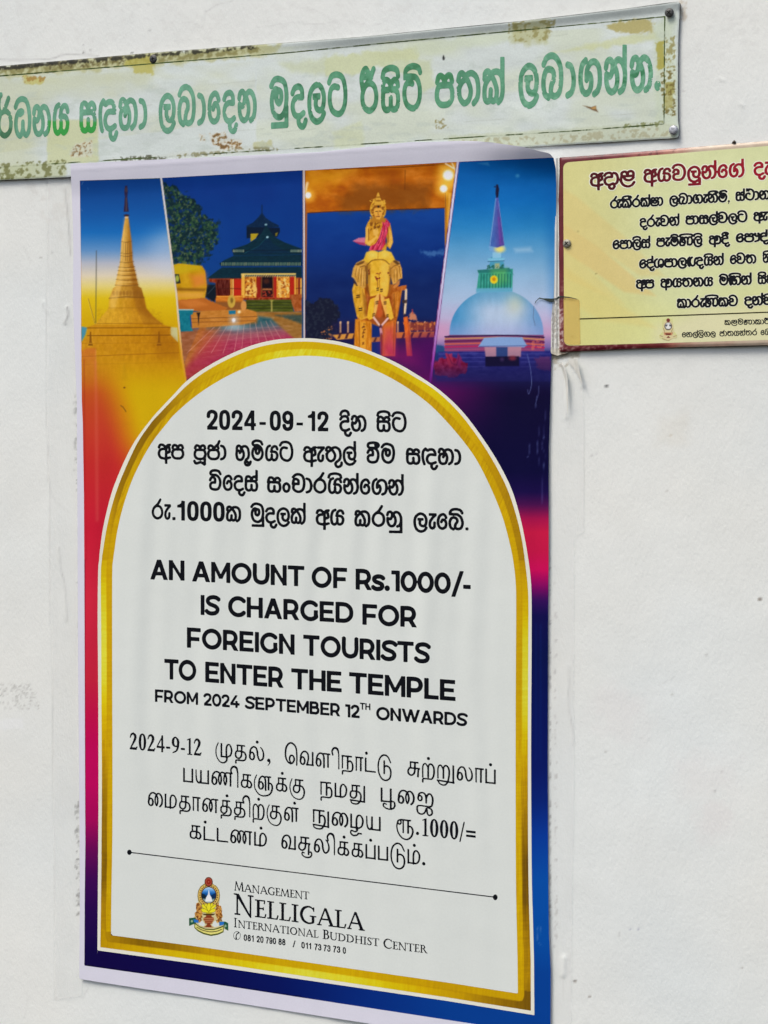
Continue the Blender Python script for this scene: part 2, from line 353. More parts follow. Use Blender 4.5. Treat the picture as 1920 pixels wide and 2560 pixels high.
SANS = {
'A': '92;p 0,0 20,0 56,100 36,100;p 92,0 72,0 36,100 56,100;p 20,22 72,22 67,38 25,38',
'B': '80;' + _box(0, 0, 19, 100) + ';b 8,91.5 46,91.5 60,84 62,72 56,60 44,54 8,54;b 8,54 50,54 66,46 70,31 64,15 48,8.5 8,8.5',
'C': '88;b ' + _arc(51, 50, 42.5, 42.5, 42, 318, 14),
'D': '92;' + _box(0, 0, 19, 100) + ';b 8,91.5 42,91.5 62,86 78,70 82,50 78,30 62,14 42,8.5 8,8.5',
'E': '74;' + _box(0, 0, 19, 100) + ';' + _box(10, 83, 72, 100) + ';' + _box(10, 42, 66, 58) + ';' + _box(10, 0, 74, 17),
'F': '72;' + _box(0, 0, 19, 100) + ';' + _box(10, 83, 72, 100) + ';' + _box(10, 36, 65, 53),
'G': '92;b ' + _arc(51, 50, 42.5, 42.5, 42, 322, 14) + ';' + _box(71, 14, 90, 52),
'H': '82;' + _box(0, 0, 19, 100) + ';' + _box(63, 0, 82, 100) + ';' + _box(10, 42, 72, 58),
'I': '19;' + _box(0, 0, 19, 100),
'L': '68;' + _box(0, 0, 19, 100) + ';' + _box(10, 0, 68, 17),
'M': '98;' + _box(0, 0, 18, 100) + ';' + _box(80, 0, 98, 100) + ';p 1,100 17,100 58,20 41,20;p 97,100 81,100 40,20 57,20',
'N': '82;' + _box(0, 0, 19, 100) + ';' + _box(63, 0, 82, 100) + ';p 0,100 16,100 82,0 66,0',
'O': '104;o ' + _arc(52, 50, 43, 42.5, 0, 330, 11),
'P': '78;' + _box(0, 0, 19, 100) + ';b 8,91.5 42,91.5 60,84 68,64 60,44 42,36.5 8,36.5',
'R': '80;' + _box(0, 0, 19, 100) + ';b 8,91.5 42,91.5 60,84 68,64 60,44 42,37 8,37;p 36,38 57,38 81,0 59,0',
'S': '76;b ' + _S,
's': '58;b ' + ' '.join('%.1f,%.1f' % (float(q.split(',')[0]) * .76, float(q.split(',')[1]) * .76 * .98) for q in _S.split()),
'T': '84;' + _box(0, 83, 84, 100) + ';' + _box(32.5, 0, 51.5, 100),
'U': '86;b 9.5,100 9.5,70 9.5,42 18,18 43,8.5 68,18 76.5,42 76.5,70 76.5,100',
'W': '142;p 0,100 20,100 52,0 33,0;p 33,0 52,0 80,100 62,100;p 62,100 80,100 109,0 90,0;p 90,0 109,0 142,100 122,100',
'0': '82;o ' + _arc(41, 50, 32, 42, 0, 330, 11),
'1': '44;' + _box(24, 0, 43, 100) + ';' + _box(2, 83, 34, 100),
'2': '72;b 6,74 18,88 38,92 56,84 60,68 52,50 12,12;' + _box(4, 0, 71, 17),
'4': '84;p 46,100 66,100 24,37 2,37;' + _box(2, 20, 84, 37) + ';' + _box(48, 0, 66, 54),
'/': '62;p 0,-14 18,-14 62,112 44,112', '-': '36;' + _box(0, 28, 36, 45), '.': '28;c 13,12,12.5',
}
HELV = {
'0': '54;o 27,92 42,82 46,50 42,18 27,8 12,18 8,50 12,82',
'1': '42;' + _box(22, 0, 39, 100) + ';p 2,66 24,66 24,80 2,78;s8 8,76 22,84 28,98',
'2': '54;b 8,64 11,84 27,92 43,84 46,68 38,48 12,14;' + _box(2, 0, 54, 18),
'3': '54;b 8,72 14,88 28,92 43,84 45,70 38,57 24,54;b 24,54 40,50 47,34 43,16 27,8 12,14 7,30',
'4': '60;' + _box(34, 0, 51, 100) + ';' + _box(0, 20, 59, 36) + ';p 34,100 51,100 17,34 0,34',
'7': '52;' + _box(0, 83, 52, 100) + ';b 45,88 30,56 20,26 18,0',
'8': '54;o 27,92 41,84 43,72 38,58 27,54 16,58 11,72 13,84;o 27,54 41,48 46,31 41,15 27,8 13,15 8,31 13,48',
'9': '54;o 27,92 42,84 46,68 41,50 27,42 13,50 8,68 12,84;b 46,70 46,38 42,16 27,8 13,13 8,28',
'-': '40;' + _box(4, 28, 36, 42), '.': '30;' + _box(5, 0, 25, 20), '/': '36;p 0,-2 12,-2 34,102 22,102', ' ': '20;',
}
TIMES = {
'0': '54;o 27,97,7 40,84,13 45,50,17 40,16,13 27,3,7 14,16,13 9,50,17 14,84,13',
'1': '44;' + _box(18, 2, 31, 96) + ';' + _box(6, 0, 43, 5) + ';p 4,88 4,84 31,94 31,100',
'2': '58;s 5,72,6 14,90,9 28,95,12 41,83,17 40,66,16 28,42,11 8,10,6;p 2,0 50,0 58,20 53,20 46,13 8,13 2,6',
'4': '60;' + _box(36, 0, 48, 100) + ';' + _box(2, 24, 59, 35) + ';s6 44,96 5,31',
'9': '56;o 28,96,7 43,82,14 47,64,17 42,48,9 28,42,7 14,50,14 9,67,17 14,86,13;s 47,66,16 45,40,14 33,16,9 8,3,5',
'-': '34;' + _box(2, 25, 31, 36), '/': '30;s7 2,-8 28,100', '=': '64;' + _box(2, 22, 62, 33) + ';' + _box(2, 46, 62, 57),
}
def _sf(x0, x1, y): return _box(x0, y, x1, y + 5)
TRAJ = {
'A': '100;s7 10,2 48,98;p 44,100 56,100 98,2 80,2;k7 26,36 72,36;' + _sf(0, 26, 0) + ';' + _sf(70, 106, 0),
'B': '70;' + _box(12, 0, 26, 100) + ';b 20,97,5 44,94,9 54,76,13 44,57,8 22,54,5;b 22,54,5 48,52,8 61,28,14 46,6,8 18,3,5;' + _sf(0, 30, 0) + ';' + _sf(0, 30, 95),
'C': '92;s 86,80,5 70,94,7 48,97,9 22,82,14 10,50,15 22,18,14 50,3,9 72,6,7 88,18,5;k5 86,96 86,72',
'D': '100;' + _box(12, 0, 26, 100) + ';s 20,97,5 50,95,8 80,76,13 88,50,15 80,22,13 50,5,8 20,3,5;' + _sf(0, 30, 0) + ';' + _sf(0, 30, 95),
'E': '66;' + _box(12, 0, 27, 100) + ';' + _sf(0, 60, 95) + ';' + _sf(0, 62, 0) + ';k6 26,52 50,52;k5 58,98 56,80;k6 60,2 65,22;k5 50,60 50,44',
'G': '98;s 86,80,5 70,94,7 48,97,9 22,82,14 10,50,15 22,18,14 50,3,9 74,6,8 84,12,8;k5 85,96 85,72;' + _box(74, 8, 88, 46) + ';' + _sf(62, 100, 42),
'H': '104;' + _box(12, 0, 26, 100) + ';' + _box(78, 0, 92, 100) + ';k6 26,52 78,52;' + _sf(0, 38, 0) + ';' + _sf(0, 38, 95) + ';' + _sf(66, 104, 0) + ';' + _sf(66, 104, 95),
'I': '40;' + _box(13, 0, 27, 100) + ';' + _sf(0, 40, 0) + ';' + _sf(0, 40, 95),
'L': '66;' + _box(12, 0, 26, 100) + ';' + _sf(0, 40, 95) + ';' + _sf(0, 60, 0) + ';k6 58,2 65,24',
'M': '120;s7 12,2 22,98;p 16,100 30,100 64,6 56,2;s7 60,4 94,98;p 90,100 102,100 112,2 97,2;' + _sf(0, 26, 0) + ';' + _sf(90, 122, 0),
'N': '104;k7 16,0 16,98;k7 88,-4 88,98;p 6,100 24,100 92,-6 88,-8 78,2;' + _sf(2, 32, 0) + ';' + _sf(74, 104, 95) + ';' + _sf(-2, 18, 95),
'O': '104;o 52,97,9 80,84,13 94,50,15 80,16,13 52,3,9 24,16,13 10,50,15 24,84,13',
'R': '84;' + _box(12, 0, 26, 100) + ';s 20,97,5 46,95,8 58,76,14 46,56,8 20,50,5;p 36,54 50,54 90,0 72,0;' + _sf(0, 38, 0) + ';' + _sf(0, 30, 95) + ';' + _sf(70, 96, 0),
'S': '62;s 52,84,5 38,96,8 18,90,11 12,74,13 28,56,14 48,38,14 50,18,13 36,4,8 14,6,7 4,20,5;k5 52,98 52,76;k5 5,4 5,26',
'T': '84;' + _box(35, 0, 49, 100) + ';' + _sf(0, 84, 95) + ';' + _sf(22, 62, 0) + ';k5 3,98 2,78;k5 81,98 82,78',
'U': '100;s 20,98,14 20,40,14 30,10,12 54,3,9 78,12,8 84,40,7 84,98,7;' + _sf(4, 38, 95) + ';' + _sf(70, 100, 95),
}
_hd = 'o13 26,58,10 38,48,13 43,30,14 38,12,13 26,5,10 14,12,13 9,30,14 14,48,13'
TAMIL = {
'pa': '80;k 8,102 8,0;k11 2,6 78,6;k 71,102 71,0',
'ya': '108;s 7,96,8 9,40,10 18,12,12 32,6,12 42,24,10 44,50,10;k 44,98 44,2;k11 40,6 106,6;k 99,102 99,0',
'va': '112;' + _hd + ';s 9,34,12 14,72,12 32,96,11 54,96,12 68,78,13 70,46,12 60,4,12;k11 54,6 112,6;k 104,100 104,0',
'la': '122;' + _hd + ';s 9,34,12 14,72,12 32,96,11 54,94,12 66,70,13 70,36,13 80,10,12 94,6,11 110,22,13 114,50,12 106,80,10 92,98,8',
'lla': '116;' + _hd + ';s 9,34,12 14,72,12 32,96,11 54,96,12 66,78,13 68,50,14 68,0,14;k11 62,97 116,97;k 99,97 99,0',
'nnna': '128;' + _hd + ';s 9,34,12 14,72,12 32,96,11 56,96,12 74,78,12 80,40,13 70,8,10 60,40,11 64,76,11 80,97,11;k11 78,97 128,97;k 110,97 110,0',
'nna': '166;' + _hd + ';s 9,34,12 14,72,12 32,96,11 54,96,12 72,78,12 78,40,13 68,8,10 58,40,11 62,76,11 80,96,11 98,94,11 112,76,12 118,40,13 108,8,10 98,40,11 102,76,11 116,97,11;k11 114,97 164,97;k 148,97 148,0',
'ai': '120;' + _hd + ';s 9,34,12 14,72,12 32,96,11 56,96,12 74,78,12 80,40,13 70,8,10 60,40,11 64,76,11 82,97,11 102,88,13 114,58,14 110,22,13 96,4,13',
'ta': '94;k11 18,97 82,97;k10 24,97 24,54;k 56,97 56,54;o 32,56,11 52,54,11 54,26,13 42,8,11 28,6,11 12,16,13 10,40,12 18,54,11;s 52,55,11 76,50,12 88,26,13 82,0,12 62,-9,11 18,-9,10 12,-16,11 12,-30,12',
'tu': '122;k11 18,97 82,97;k10 24,97 24,54;k 56,97 56,54;o 32,56,11 52,54,11 54,26,13 42,8,11 28,6,11 12,16,13 10,40,12 18,54,11;s 52,55,11 76,50,12 88,26,13 84,-8,12 68,-30,11 40,-36,10 18,-28,9 12,-10,9;k11 6,-10 120,-16;k 113,100 113,-22',
'ka': '92;k11 18,97 82,97;k10 24,97 24,54;k 56,97 56,54;o 32,56,11 52,54,11 54,26,13 42,8,11 28,6,11 12,16,13 10,40,12 18,54,11;s 52,56,11 74,50,12 85,28,13 76,8,12 60,8,11 52,22,10',
'ku': '122;k11 42,97 106,97;k10 48,97 48,54;k 80,97 80,54;o 56,56,11 76,54,11 78,26,13 66,8,11 52,6,11 36,16,13 34,40,12 42,54,11;s 76,56,11 100,50,12 114,20,13 108,-18,11 86,-40,9 56,-40,8 26,-22,8 8,20,8 8,64,8 22,102,7',
'na': '96;k11 2,97 84,97;k10 9,97 9,6;k 50,97 50,2;s 50,56,11 70,64,12 86,48,13 88,14,13 74,-8,11 20,-9,10 10,-16,11 10,-32,12',
'nu': '120;k11 2,97 84,97;k10 9,97 9,10;k 50,97 50,6;s 50,56,11 70,64,12 86,48,13 86,8,13 66,-28,11 34,-34,10 12,-24,9 8,-8,9;k11 2,-6 118,-14;k 111,98 111,-20',
'ma': '98;k 8,102 8,0;k11 2,6 62,6;s 46,2,13 46,68,13 58,94,11 76,92,11 90,64,13 84,24,12 64,5,10 46,6,10',
'mu': '132;s 24,102,7 8,60,8 10,8,8 34,-30,9 64,-38,10 86,-22,12 92,8,12;k 48,100 48,0;k11 42,6 92,6;s 86,2,13 86,68,13 98,94,11 114,90,11 125,60,13 118,22,12 92,5,10',
'ee': '104;s 96,-6,10 97,60,11 90,118,12 64,146,12 38,144,12 14,112,13 9,56,13 22,18,12 46,1,11 66,10,12 77,36,13 64,60,11 46,54,12 40,30,12 50,6,10',
'i': '62;s 8,96,12 3,124,12 20,146,14 44,140,16 54,104,10 55,60,9 55,0,9',
'aa': '62;k11 2,97 64,97;k10 9,97 9,0;k 44,97 44,0',
'tta': '86;k 8,102 8,0;k11 2,6 86,6',
'ttu': '114;k 54,96 54,-2;s 54,50,11 74,58,12 96,46,13 106,12,13 96,-28,12 66,-46,11 34,-34,11 12,6,11 8,60,11 20,108,11 50,134,12 82,124,11 104,84,9',
'su': '94;k11 20,97 84,97;k10 26,97 26,54;k 58,97 58,44;s 58,56,12 54,24,13 40,8,11 26,6,11 12,16,13 9,36,12 18,54,11;k11 16,56 94,56;s 88,56,12 82,40,12 80,0,13',
'suu': '104;k11 20,97 84,97;k10 26,97 26,54;k 58,97 58,44;s 58,56,12 54,24,13 40,8,11 26,6,11 12,16,13 9,36,12 18,54,11;k11 16,56 94,56;s 88,56,12 82,40,12 80,-20,12;s 82,-4,9 98,-2,10 103,-20,11 90,-38,11 58,-42,10 34,-28,9 34,-10,9 48,-12,9',
'rra': '98;s10 9,0 9,70 20,94 34,92 46,70;k 48,76 48,-2;s 48,70,12 56,92,11 74,94,12 89,70,13 89,24,13 76,-6,11 58,-10,10 18,-10,10 9,-18,11 9,-34,12',
'rru': '130;s10 9,4 9,70 20,94 34,92 46,70;k 48,76 48,2;s 48,70,12 56,92,11 74,94,12 89,70,13 89,24,13 76,-24,11 54,-42,10 24,-36,9 8,-14,9;k11 2,-12 128,-20;k 120,102 120,-26',
'llu': '150;s 20,104,7 4,60,8 8,4,8 40,-36,9 84,-42,10 122,-24,12 138,16,13 132,46,12 112,54,11;o13 52,58,10 64,48,13 69,30,14 64,12,13 52,5,10 40,12,13 35,30,14 40,48,13;s 35,34,12 40,72,12 58,96,11 76,94,12 86,70,13 88,0,13;k11 84,97 130,97;k 110,97 110,0',
'puu': '102;k 8,102 8,0;k11 2,6 78,6;k 71,102 71,-44;s 74,10,9 92,8,11 99,-14,12 90,-38,11 66,-48,10 36,-42,10 20,-26,10 24,-10,9 40,-14,9',
'jai': '118;o12 24,76,10 36,64,12 34,44,12 22,38,10 12,48,12 12,66,12;s 10,60,10 18,88,11 40,98,11 58,88,12 66,60,12 66,28,12;s 66,58,11 78,88,12 96,92,12 110,66,13 108,24,13 92,2,11 16,2,10 4,-22,12 12,-50,12 36,-58,11 56,-44,11 66,-16,10 84,-8,10 104,-22,12 106,-48,12 88,-62,11 74,-48,11 72,-20,10',
'zha': '98;k 8,102 8,0;k11 2,6 62,6;s 46,-6,13 46,68,13 58,94,11 76,92,11 90,64,13 84,24,12 64,5,10 46,6,10;s 52,4,11 50,-14,11 34,-24,10 10,-18,10 6,-38,11 24,-52,11 50,-46,11 58,-34,10;k11 54,-34 84,-34',
'ruu': '126;o10 24,94 34,84 34,72 24,62 14,72 14,84;k11 30,97 104,97;k10 50,97 50,2;k 84,97 84,2;s 84,52,11 104,52,12 117,24,13 106,-18,12 76,-42,11 42,-34,10 16,0,10 6,44,9 12,84,9',
'dot': '0;c 0,134,11', '.': '26;c 12,11,12',
}
TAMIL_DOT = {'la': 66, 'tta': 14, 'pa': 40, 'ka': 52, 'rra': 50, 'ta': 56, 'lla': 86, 'ma': 52}

FONTS = {'SINH': SINH, 'SANS': SANS, 'HELV': HELV, 'TIMES': TIMES, 'TRAJ': TRAJ, 'TAMIL': TAMIL}
def _parse(spec):
    w, *st = spec.split(';'); out = []
    for s in st:
        if not s: continue
        t = s.split(); kind = t[0][0]; wd = float(t[0][1:]) if len(t[0]) > 1 else None
        out.append((kind, wd, [tuple(float(q) for q in a.split(',')) for a in t[1:]]))
    return float(w), out
def layout(font, tokens, gap, dots=None):
    """tokens 'da+i na' -> strokes with x offsets"""
    x = 0.0; out = []
    for tk in tokens.split():
        if tk[0] == '_': x += float(tk[1:]); continue
        b, *mods = tk.split('+')
        w, st = _parse(font[b])
        for m in mods:
            if m == 'dot': st = st + _parse('0;c %g,134,11' % dots[b])[1]
            else: st = st + _parse('0;' + MODS[m](w))[1]
        out += [(k, wd, [(p[0] + x,) + p[1:] for p in ps]) for k, wd, ps in st]
        x += w + gap
    return out
def text_sdf(words, X, Y, xs, ys):
    """words: (strokes, x0, y0, x1, y1, unit px per 100, pen) -> field that is negative inside the letters"""
    F = np.full(X.shape, 50.0); c = xs[1] - xs[0]
    for st, x0, y0, x1, y1, body, pen, fat in words:
        lo = 1e9; hi = -1e9
        for k, wd, ps in st:
            for p in ps:
                h = 0 if k in 'p' else (p[2] if k == 'c' else (p[2] if len(p) > 2 else (wd or pen)) * (0.0 if k == 'k' else 0.5))
                lo = min(lo, p[0] - h); hi = max(hi, p[0] + h)
        sx = (x1 - x0) / (hi - lo); sy = body / 100.0; sl = (y1 - y0) / (x1 - x0)
        for k, wd, ps in st:
            a = np.array([p[:2] for p in ps]); m = (wd or pen) + 6
            if k == 'c': m = ps[0][2] + 6
            ux0, ux1 = a[:, 0].min() - m, a[:, 0].max() + m; uy0, uy1 = a[:, 1].min() - m, a[:, 1].max() + m
            px0 = x0 + (ux0 - lo) * sx - 3 * c; px1 = x0 + (ux1 - lo) * sx + 3 * c
            yb = [y0 + sl * (q - x0) for q in (px0, px1)]
            py0 = min(yb) - uy1 * sy - 3 * c; py1 = max(yb) - uy0 * sy + 3 * c
            i0, i1 = np.searchsorted(xs, [px0, px1]); j0, j1 = np.searchsorted(ys, [py0, py1])
            w = (slice(j0, j1), slice(i0, i1))
            if i1 <= i0 or j1 <= j0: continue
            U = (X[w] - x0) / sx + lo; Vv = (y0 + sl * (X[w] - x0) - Y[w]) / sy
            if k == 'p': dd = sd_poly(U, Vv, a)
            elif k == 'c': dd = np.hypot(U - a[0, 0], (Vv - a[0, 1])) - ps[0][2]
            else:
                q = np.array([(p[0], p[1], p[2] if len(p) > 2 else (wd or pen)) for p in ps])
                if k in 'sob': q = spline(q, k == 'o', 7)
                dd = sd_line(U, Vv, q[:, :2], np.maximum(q[:, 2], 1), k == 'o', k in 'bk')
            F[w] = np.minimum(F[w], dd - fat)
    return F
def text(name, words, cell, off, mat, parent, col=None, keep=None):
    ws = []
    bx = [1e9, -1e9, 1e9, -1e9]
    for font, tok, x0, y0, x1, y1, body, pen, gap in words:
        st = layout(font, tok, gap, TAMIL_DOT)
        ws.append((st, x0, y0, x1, y1, body, pen, {'SANS': 1.7, 'TAMIL': .4, 'TRAJ': 1.2, 'TIMES': .8, 'HELV': .3}.get(next(k for k, q in FONTS.items() if q is font), 0)))
        bx = [min(bx[0], x0 - 8), max(bx[1], x1 + 8), min(bx[2], min(y0, y1) - body * 1.6), max(bx[3], max(y0, y1) + body * 0.8)]
    xs, ys = grid(bx[0], bx[1], bx[2], bx[3], cell); X, Y = np.meshgrid(xs, ys)
    F = text_sdf(ws, X, Y, xs, ys)
    if keep is not None: F = keep(F, X, Y)
    v, f = march(F, xs, ys)
    co = at(v[:, 0], v[:, 1], off(v[:, 0], v[:, 1]))
    return mesh_from(name, co, f, mat, parent, col(v[:, 0], v[:, 1]) if col else None)
# ------------------------------------------------------------------ wall
FLAT = lambda h: (lambda px, py: np.full(np.shape(px), h))
wc = Canvas(-60, -60, 1980, 2620, 3)
n1 = fbm(wc.X / 260, wc.Y / 330, 4)[..., None]; n2 = fbm(wc.X / 40 + 9, wc.Y / 60, 4)[..., None]
n3 = fbm(wc.X / 420 + 40, wc.Y / 420 + 3, 3)[..., None]
wc.a[:] = np.array([219, 222, 217.0]) + (n1 - .5) * 8 + (n2 - .5) * 4 + (n3 - .5) * np.array([6, 1, -4.0])
G = (160, 160, 157)
for pts, w, a in [
    ([(0, 148), (38, 150), (90, 148), (135, 145), (166, 135), (216, 137), (247, 141)], 2.2, .75),
    ([(509, 29), (525, 24), (540, 13), (560, 8), (584, 1)], 1.8, .45), ([(455, 58), (480, 58), (498, 64), (517, 83), (530, 110)], 1.6, .3),
    ([(640, 70), (720, 58), (800, 60), (860, 52), (920, 62), (960, 58)], 1.6, .25), ([(716, 6), (750, 20), (790, 26), (830, 50), (853, 62)], 1.5, .25),
    ([(118, 440), (119, 620), (117, 800), (116, 1000), (122, 1210), (124, 1560)], 1.7, .4), ([(130, 1570), (132, 1800), (134, 2100), (138, 2500)], 1.7, .35),
    ([(163, 470), (167, 517), (172, 580), (178, 640)], 2.4, .8), ([(168, 768), (170, 785), (166, 800), (162, 806), (165, 813)], 3.2, 1.0),
    ([(108, 758), (108, 766), (118, 778), (122, 784)], 2, .3), ([(60, 618), (68, 635), (76, 655)], 1.8, .3),
    ([(147, 1368), (152, 1420), (158, 1445), (165, 1490), (167, 1552)], 2.2, .6), ([(120, 1200), (135, 1248), (165, 1275), (172, 1288)], 1.8, .25),
    ([(60, 2545), (70, 2500), (68, 2480)], 2, .15), ([(208, 2495), (216, 2478), (220, 2470)], 2.4, .35), ([(138, 2490), (139, 2496)], 2, .3),
    ([(1421, 1663), (1422, 1705), (1419, 1734), (1424, 1775), (1431, 1823), (1433, 1858)], 2.0, .4),
    ([(1419, 951), (1418, 1000), (1417, 1044)], 2.2, .4), ([(1424, 1050), (1422, 1075)], 1.6, .3), ([(1460, 1000), (1461, 1150), (1460, 1330)], 1.4, .18),
    ([(1422, 2395), (1423, 2450)], 1.6, .25), ([(1407, 2450), (1406, 2500)], 1.6, .25), ([(1647, 1714), (1690, 1690)], 2, .25), ([(1547, 2330), (1547, 2340)], 2.4, .5),
    ([(1765, 260), (1775, 300)], 2, .12), ([(1852, 262), (1856, 266)], 3, .3), ([(1799, 198), (1801, 199)], 4, .3), ([(1706, 226), (1711, 228)], 3, .5)]:
    wc.line(pts, w, G, a, 1.6, len(pts) > 2)
for x, y, r, c, a in [(1515, 965, 3.2, (35, 35, 35), 1), (1518.5, 965, 2.5, (35, 35, 35), 1), (1677, 1089, 3.5, (190, 180, 160), .8), (1438, 2453, 3.5, (120, 110, 100), .9), (1436, 2451, 2.5, (90, 85, 80), .9),
        (1474, 2492, 3, (120, 110, 100), .9), (1575, 2324, 2.6, (140, 140, 160), .7), (1596, 2323, 2.6, (140, 140, 160), .7), (1514, 1880, 3, (150, 150, 145), .6), (1680, 1737, 3, (150, 150, 140), .6),
        (102, 645, 2.4, (120, 118, 110), .8), (130, 632, 3, (165, 165, 160), .5), (374, 76, 2, (120, 120, 115), .8), (208, 131, 2.4, (100, 100, 95), .8), (226, 125, 2.2, (120, 120, 115), .8), (208, 112, 2, (130, 130, 130), .7),
        (330, 132, 2.2, (60, 60, 55), .9), (1290, 1976, 2, (120, 120, 120), .7), (1805, 1930, 2.5, (130, 130, 125), .6), (1787, 1978, 2.2, (110, 110, 105), .7), (1766, 1637, 2.4, (120, 120, 115), .7), (1900, 1498, 5, (110, 100, 90), .8),
        (1855, 2420, 3, (140, 135, 130), .6), (1479, 1139, 3, (175, 175, 172), .7), (1491, 1136, 2.4, (180, 180, 178), .7), (1667, 1227, 3, (180, 178, 172), .8), (1385, 2366, 3, (150, 148, 146), .6)]:
    wc.ell(x, y, r, r * .8, c, a, 1.5)
wc.spots([(-20, 1706), (92, 1708), (100, 1775), (-20, 1772)], (150, 150, 144), .60, 4, .5)
wc.poly([(-20, 1800), (58, 1797), (60, 1822), (-20, 1826)], (224, 226, 224), .6, 3, 5, 14)
wc.spots([(0, 0), (1900, 0), (1900, 150), (0, 150)], (204, 205, 200), .64, 16, .25)
wc.poly([(1700, 1900), (1840, 1890), (1850, 1990), (1700, 1990)], (216, 212, 208), .3, 40, 40, 30)
wc.poly([(1500, 1720), (1620, 1740), (1600, 1840), (1480, 1820)], (216, 211, 208), .3, 40, 40, 30)
wc.poly([(1740, 2010), (1830, 2010), (1830, 2090), (1750, 2100)], (216, 209, 206), .3, 30, 30, 24)
wc.poly([(1640, 1040), (1720, 1030), (1720, 1110), (1640, 1110)], (212, 208, 194), .3, 20, 20, 30)
# dirty smear of old glue below the notice corner, grey streaks beside the poster
wc.poly([(1378, 872), (1450, 868), (1448, 893), (1402, 897), (1380, 905)], (176, 170, 150), .8, 3, 6, 10)
wc.spots([(1378, 872), (1452, 868), (1448, 905), (1380, 930)], (140, 128, 104), .55, 7, .6)
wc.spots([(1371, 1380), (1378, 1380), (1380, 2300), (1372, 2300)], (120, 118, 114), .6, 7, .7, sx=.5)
wc.spots([(1384, 1400), (1392, 1400), (1394, 2350), (1386, 2350)], (168, 166, 162), .58, 9, .6, sx=.5)
wc.spots([(186, 2000), (200, 2000), (203, 2290), (190, 2290)], (110, 110, 106), .58, 7, .75, sx=.6)  # left-edge flecks here and below: the poster's contact shadow, painted into the wall colour
wc.spots([(190, 1000), (198, 1000), (200, 1600), (192, 1600)], (120, 122, 118), .62, 7, .7, sx=.6)
wc.spots([(184, 960), (194, 960), (194, 1180), (186, 1180)], (130, 132, 128), .58, 9, .6, sx=.5)
wc.spots([(60, 440), (182, 432), (184, 620), (150, 600), (80, 520)], (206, 205, 198), .55, 12, .4)
wc.spots([(1690, 0), (1720, 0), (1714, 60), (1696, 60)], (190, 180, 160), .55, 8, .7)
wc.spots([(1440, 500), (1900, 860), (1420, 900)], (212, 212, 208), .6, 18, .15)

_ridges = [(spline([(1406, 914), (1414, 935), (1419, 955), (1418, 1044)], False, 5), 5, .0006), (spline([(1440, 896), (1448, 930), (1457, 965)], False, 5), 6, .0007),
           (spline([(1421, 1663), (1422, 1705), (1419, 1734), (1424, 1775), (1431, 1823), (1433, 1858)], False, 5), 4, .0004), (spline([(163, 465), (167, 517), (172, 580)], False, 5), 5, .0005),
           (spline([(147, 1368), (152, 1420), (158, 1445), (165, 1490), (167, 1552)], False, 5), 4, .0004), (spline([(108, 756), (109, 768), (120, 782)], False, 5), 4, .0004),
           (np.array([(1410, 2395), (1408, 2437)]), 7, .0010), (spline([(505, 35), (501, 64), (512, 90)], False, 5), 4, .0003), (np.array([(1850, 258), (1858, 267)]), 4, .0004), (np.array([(1798, 197), (1812, 201)]), 3, .0004),
           (spline([(168, 768), (170, 785), (164, 806)], False, 5), 5, .0006)]
def wall_off(px, py):
    px = np.asarray(px, float); py = np.asarray(py, float); o = np.zeros(px.shape)
    o += (fbm(px / 90, py / 120, 2) - .5) * .0006
    for p, w, h in _ridges:
        m = (px > p[:, 0].min() - 4 * w) & (px < p[:, 0].max() + 4 * w) & (py > p[:, 1].min() - 4 * w) & (py < p[:, 1].max() + 4 * w)
        if m.any():
            d = sd_line(px[m], py[m], p, .1); o[m] += h * np.exp(-(d / w) ** 2)
    return np.minimum(o, .0022) - .0012
xs = np.concatenate([[-4200, -2600, -1500, -800, -400, -200, -100], np.arange(-48, 1972, 4.0), [2020, 2100, 2250, 2500, 2900, 3500]])
ys = np.concatenate([[-2600, -1600, -900, -500, -250, -120], np.arange(-48, 2612, 4.0), [2660, 2760, 3000, 3400, 3900]])
X, Y = np.meshgrid(xs, ys)
v, f = march(np.full(X.shape, -1.0), xs, ys)
wm, N, L, B = new_mat('painted_plaster')
tc = N.new('ShaderNodeTexCoord'); at_ = N.new('ShaderNodeVertexColor'); at_.layer_name = 'Col'
L.new(at_.outputs[0], B.inputs['Base Color']); B.inputs['Roughness'].default_value = .62; B.inputs['Specular IOR Level'].default_value = .3
mp = N.new('ShaderNodeMapping'); mp.inputs['Scale'].default_value = (1, 1, .55); L.new(tc.outputs['Object'], mp.inputs[0])
hs = []
for sc, st, det in ((420, .95, 3), (150, .22, 2), (24, .07, 2)):
    nz = N.new('ShaderNodeTexNoise'); nz.inputs['Scale'].default_value = sc; nz.inputs['Detail'].default_value = det
    L.new(mp.outputs[0], nz.inputs['Vector'])
    k = N.new('ShaderNodeMath'); k.operation = 'MULTIPLY'; k.inputs[1].default_value = st * 330 / sc * .5; L.new(nz.outputs[0], k.inputs[0]); hs.append(k)
ad = N.new('ShaderNodeMath'); L.new(hs[0].outputs[0], ad.inputs[0]); L.new(hs[1].outputs[0], ad.inputs[1])
ad2 = N.new('ShaderNodeMath'); L.new(ad.outputs[0], ad2.inputs[0]); L.new(hs[2].outputs[0], ad2.inputs[1])
bp = N.new('ShaderNodeBump'); bp.inputs['Strength'].default_value = .8; bp.inputs['Distance'].default_value = .0010
L.new(ad2.outputs[0], bp.inputs['Height']); L.new(bp.outputs[0], B.inputs['Normal'])
wall = mesh_from('wall', at(v[:, 0], v[:, 1], wall_off(v[:, 0], v[:, 1])), f, wm, None, wc.lut(v[:, 0], v[:, 1]))
wall['kind'] = 'structure'; wall['label'] = 'white painted plaster wall carrying the signs'

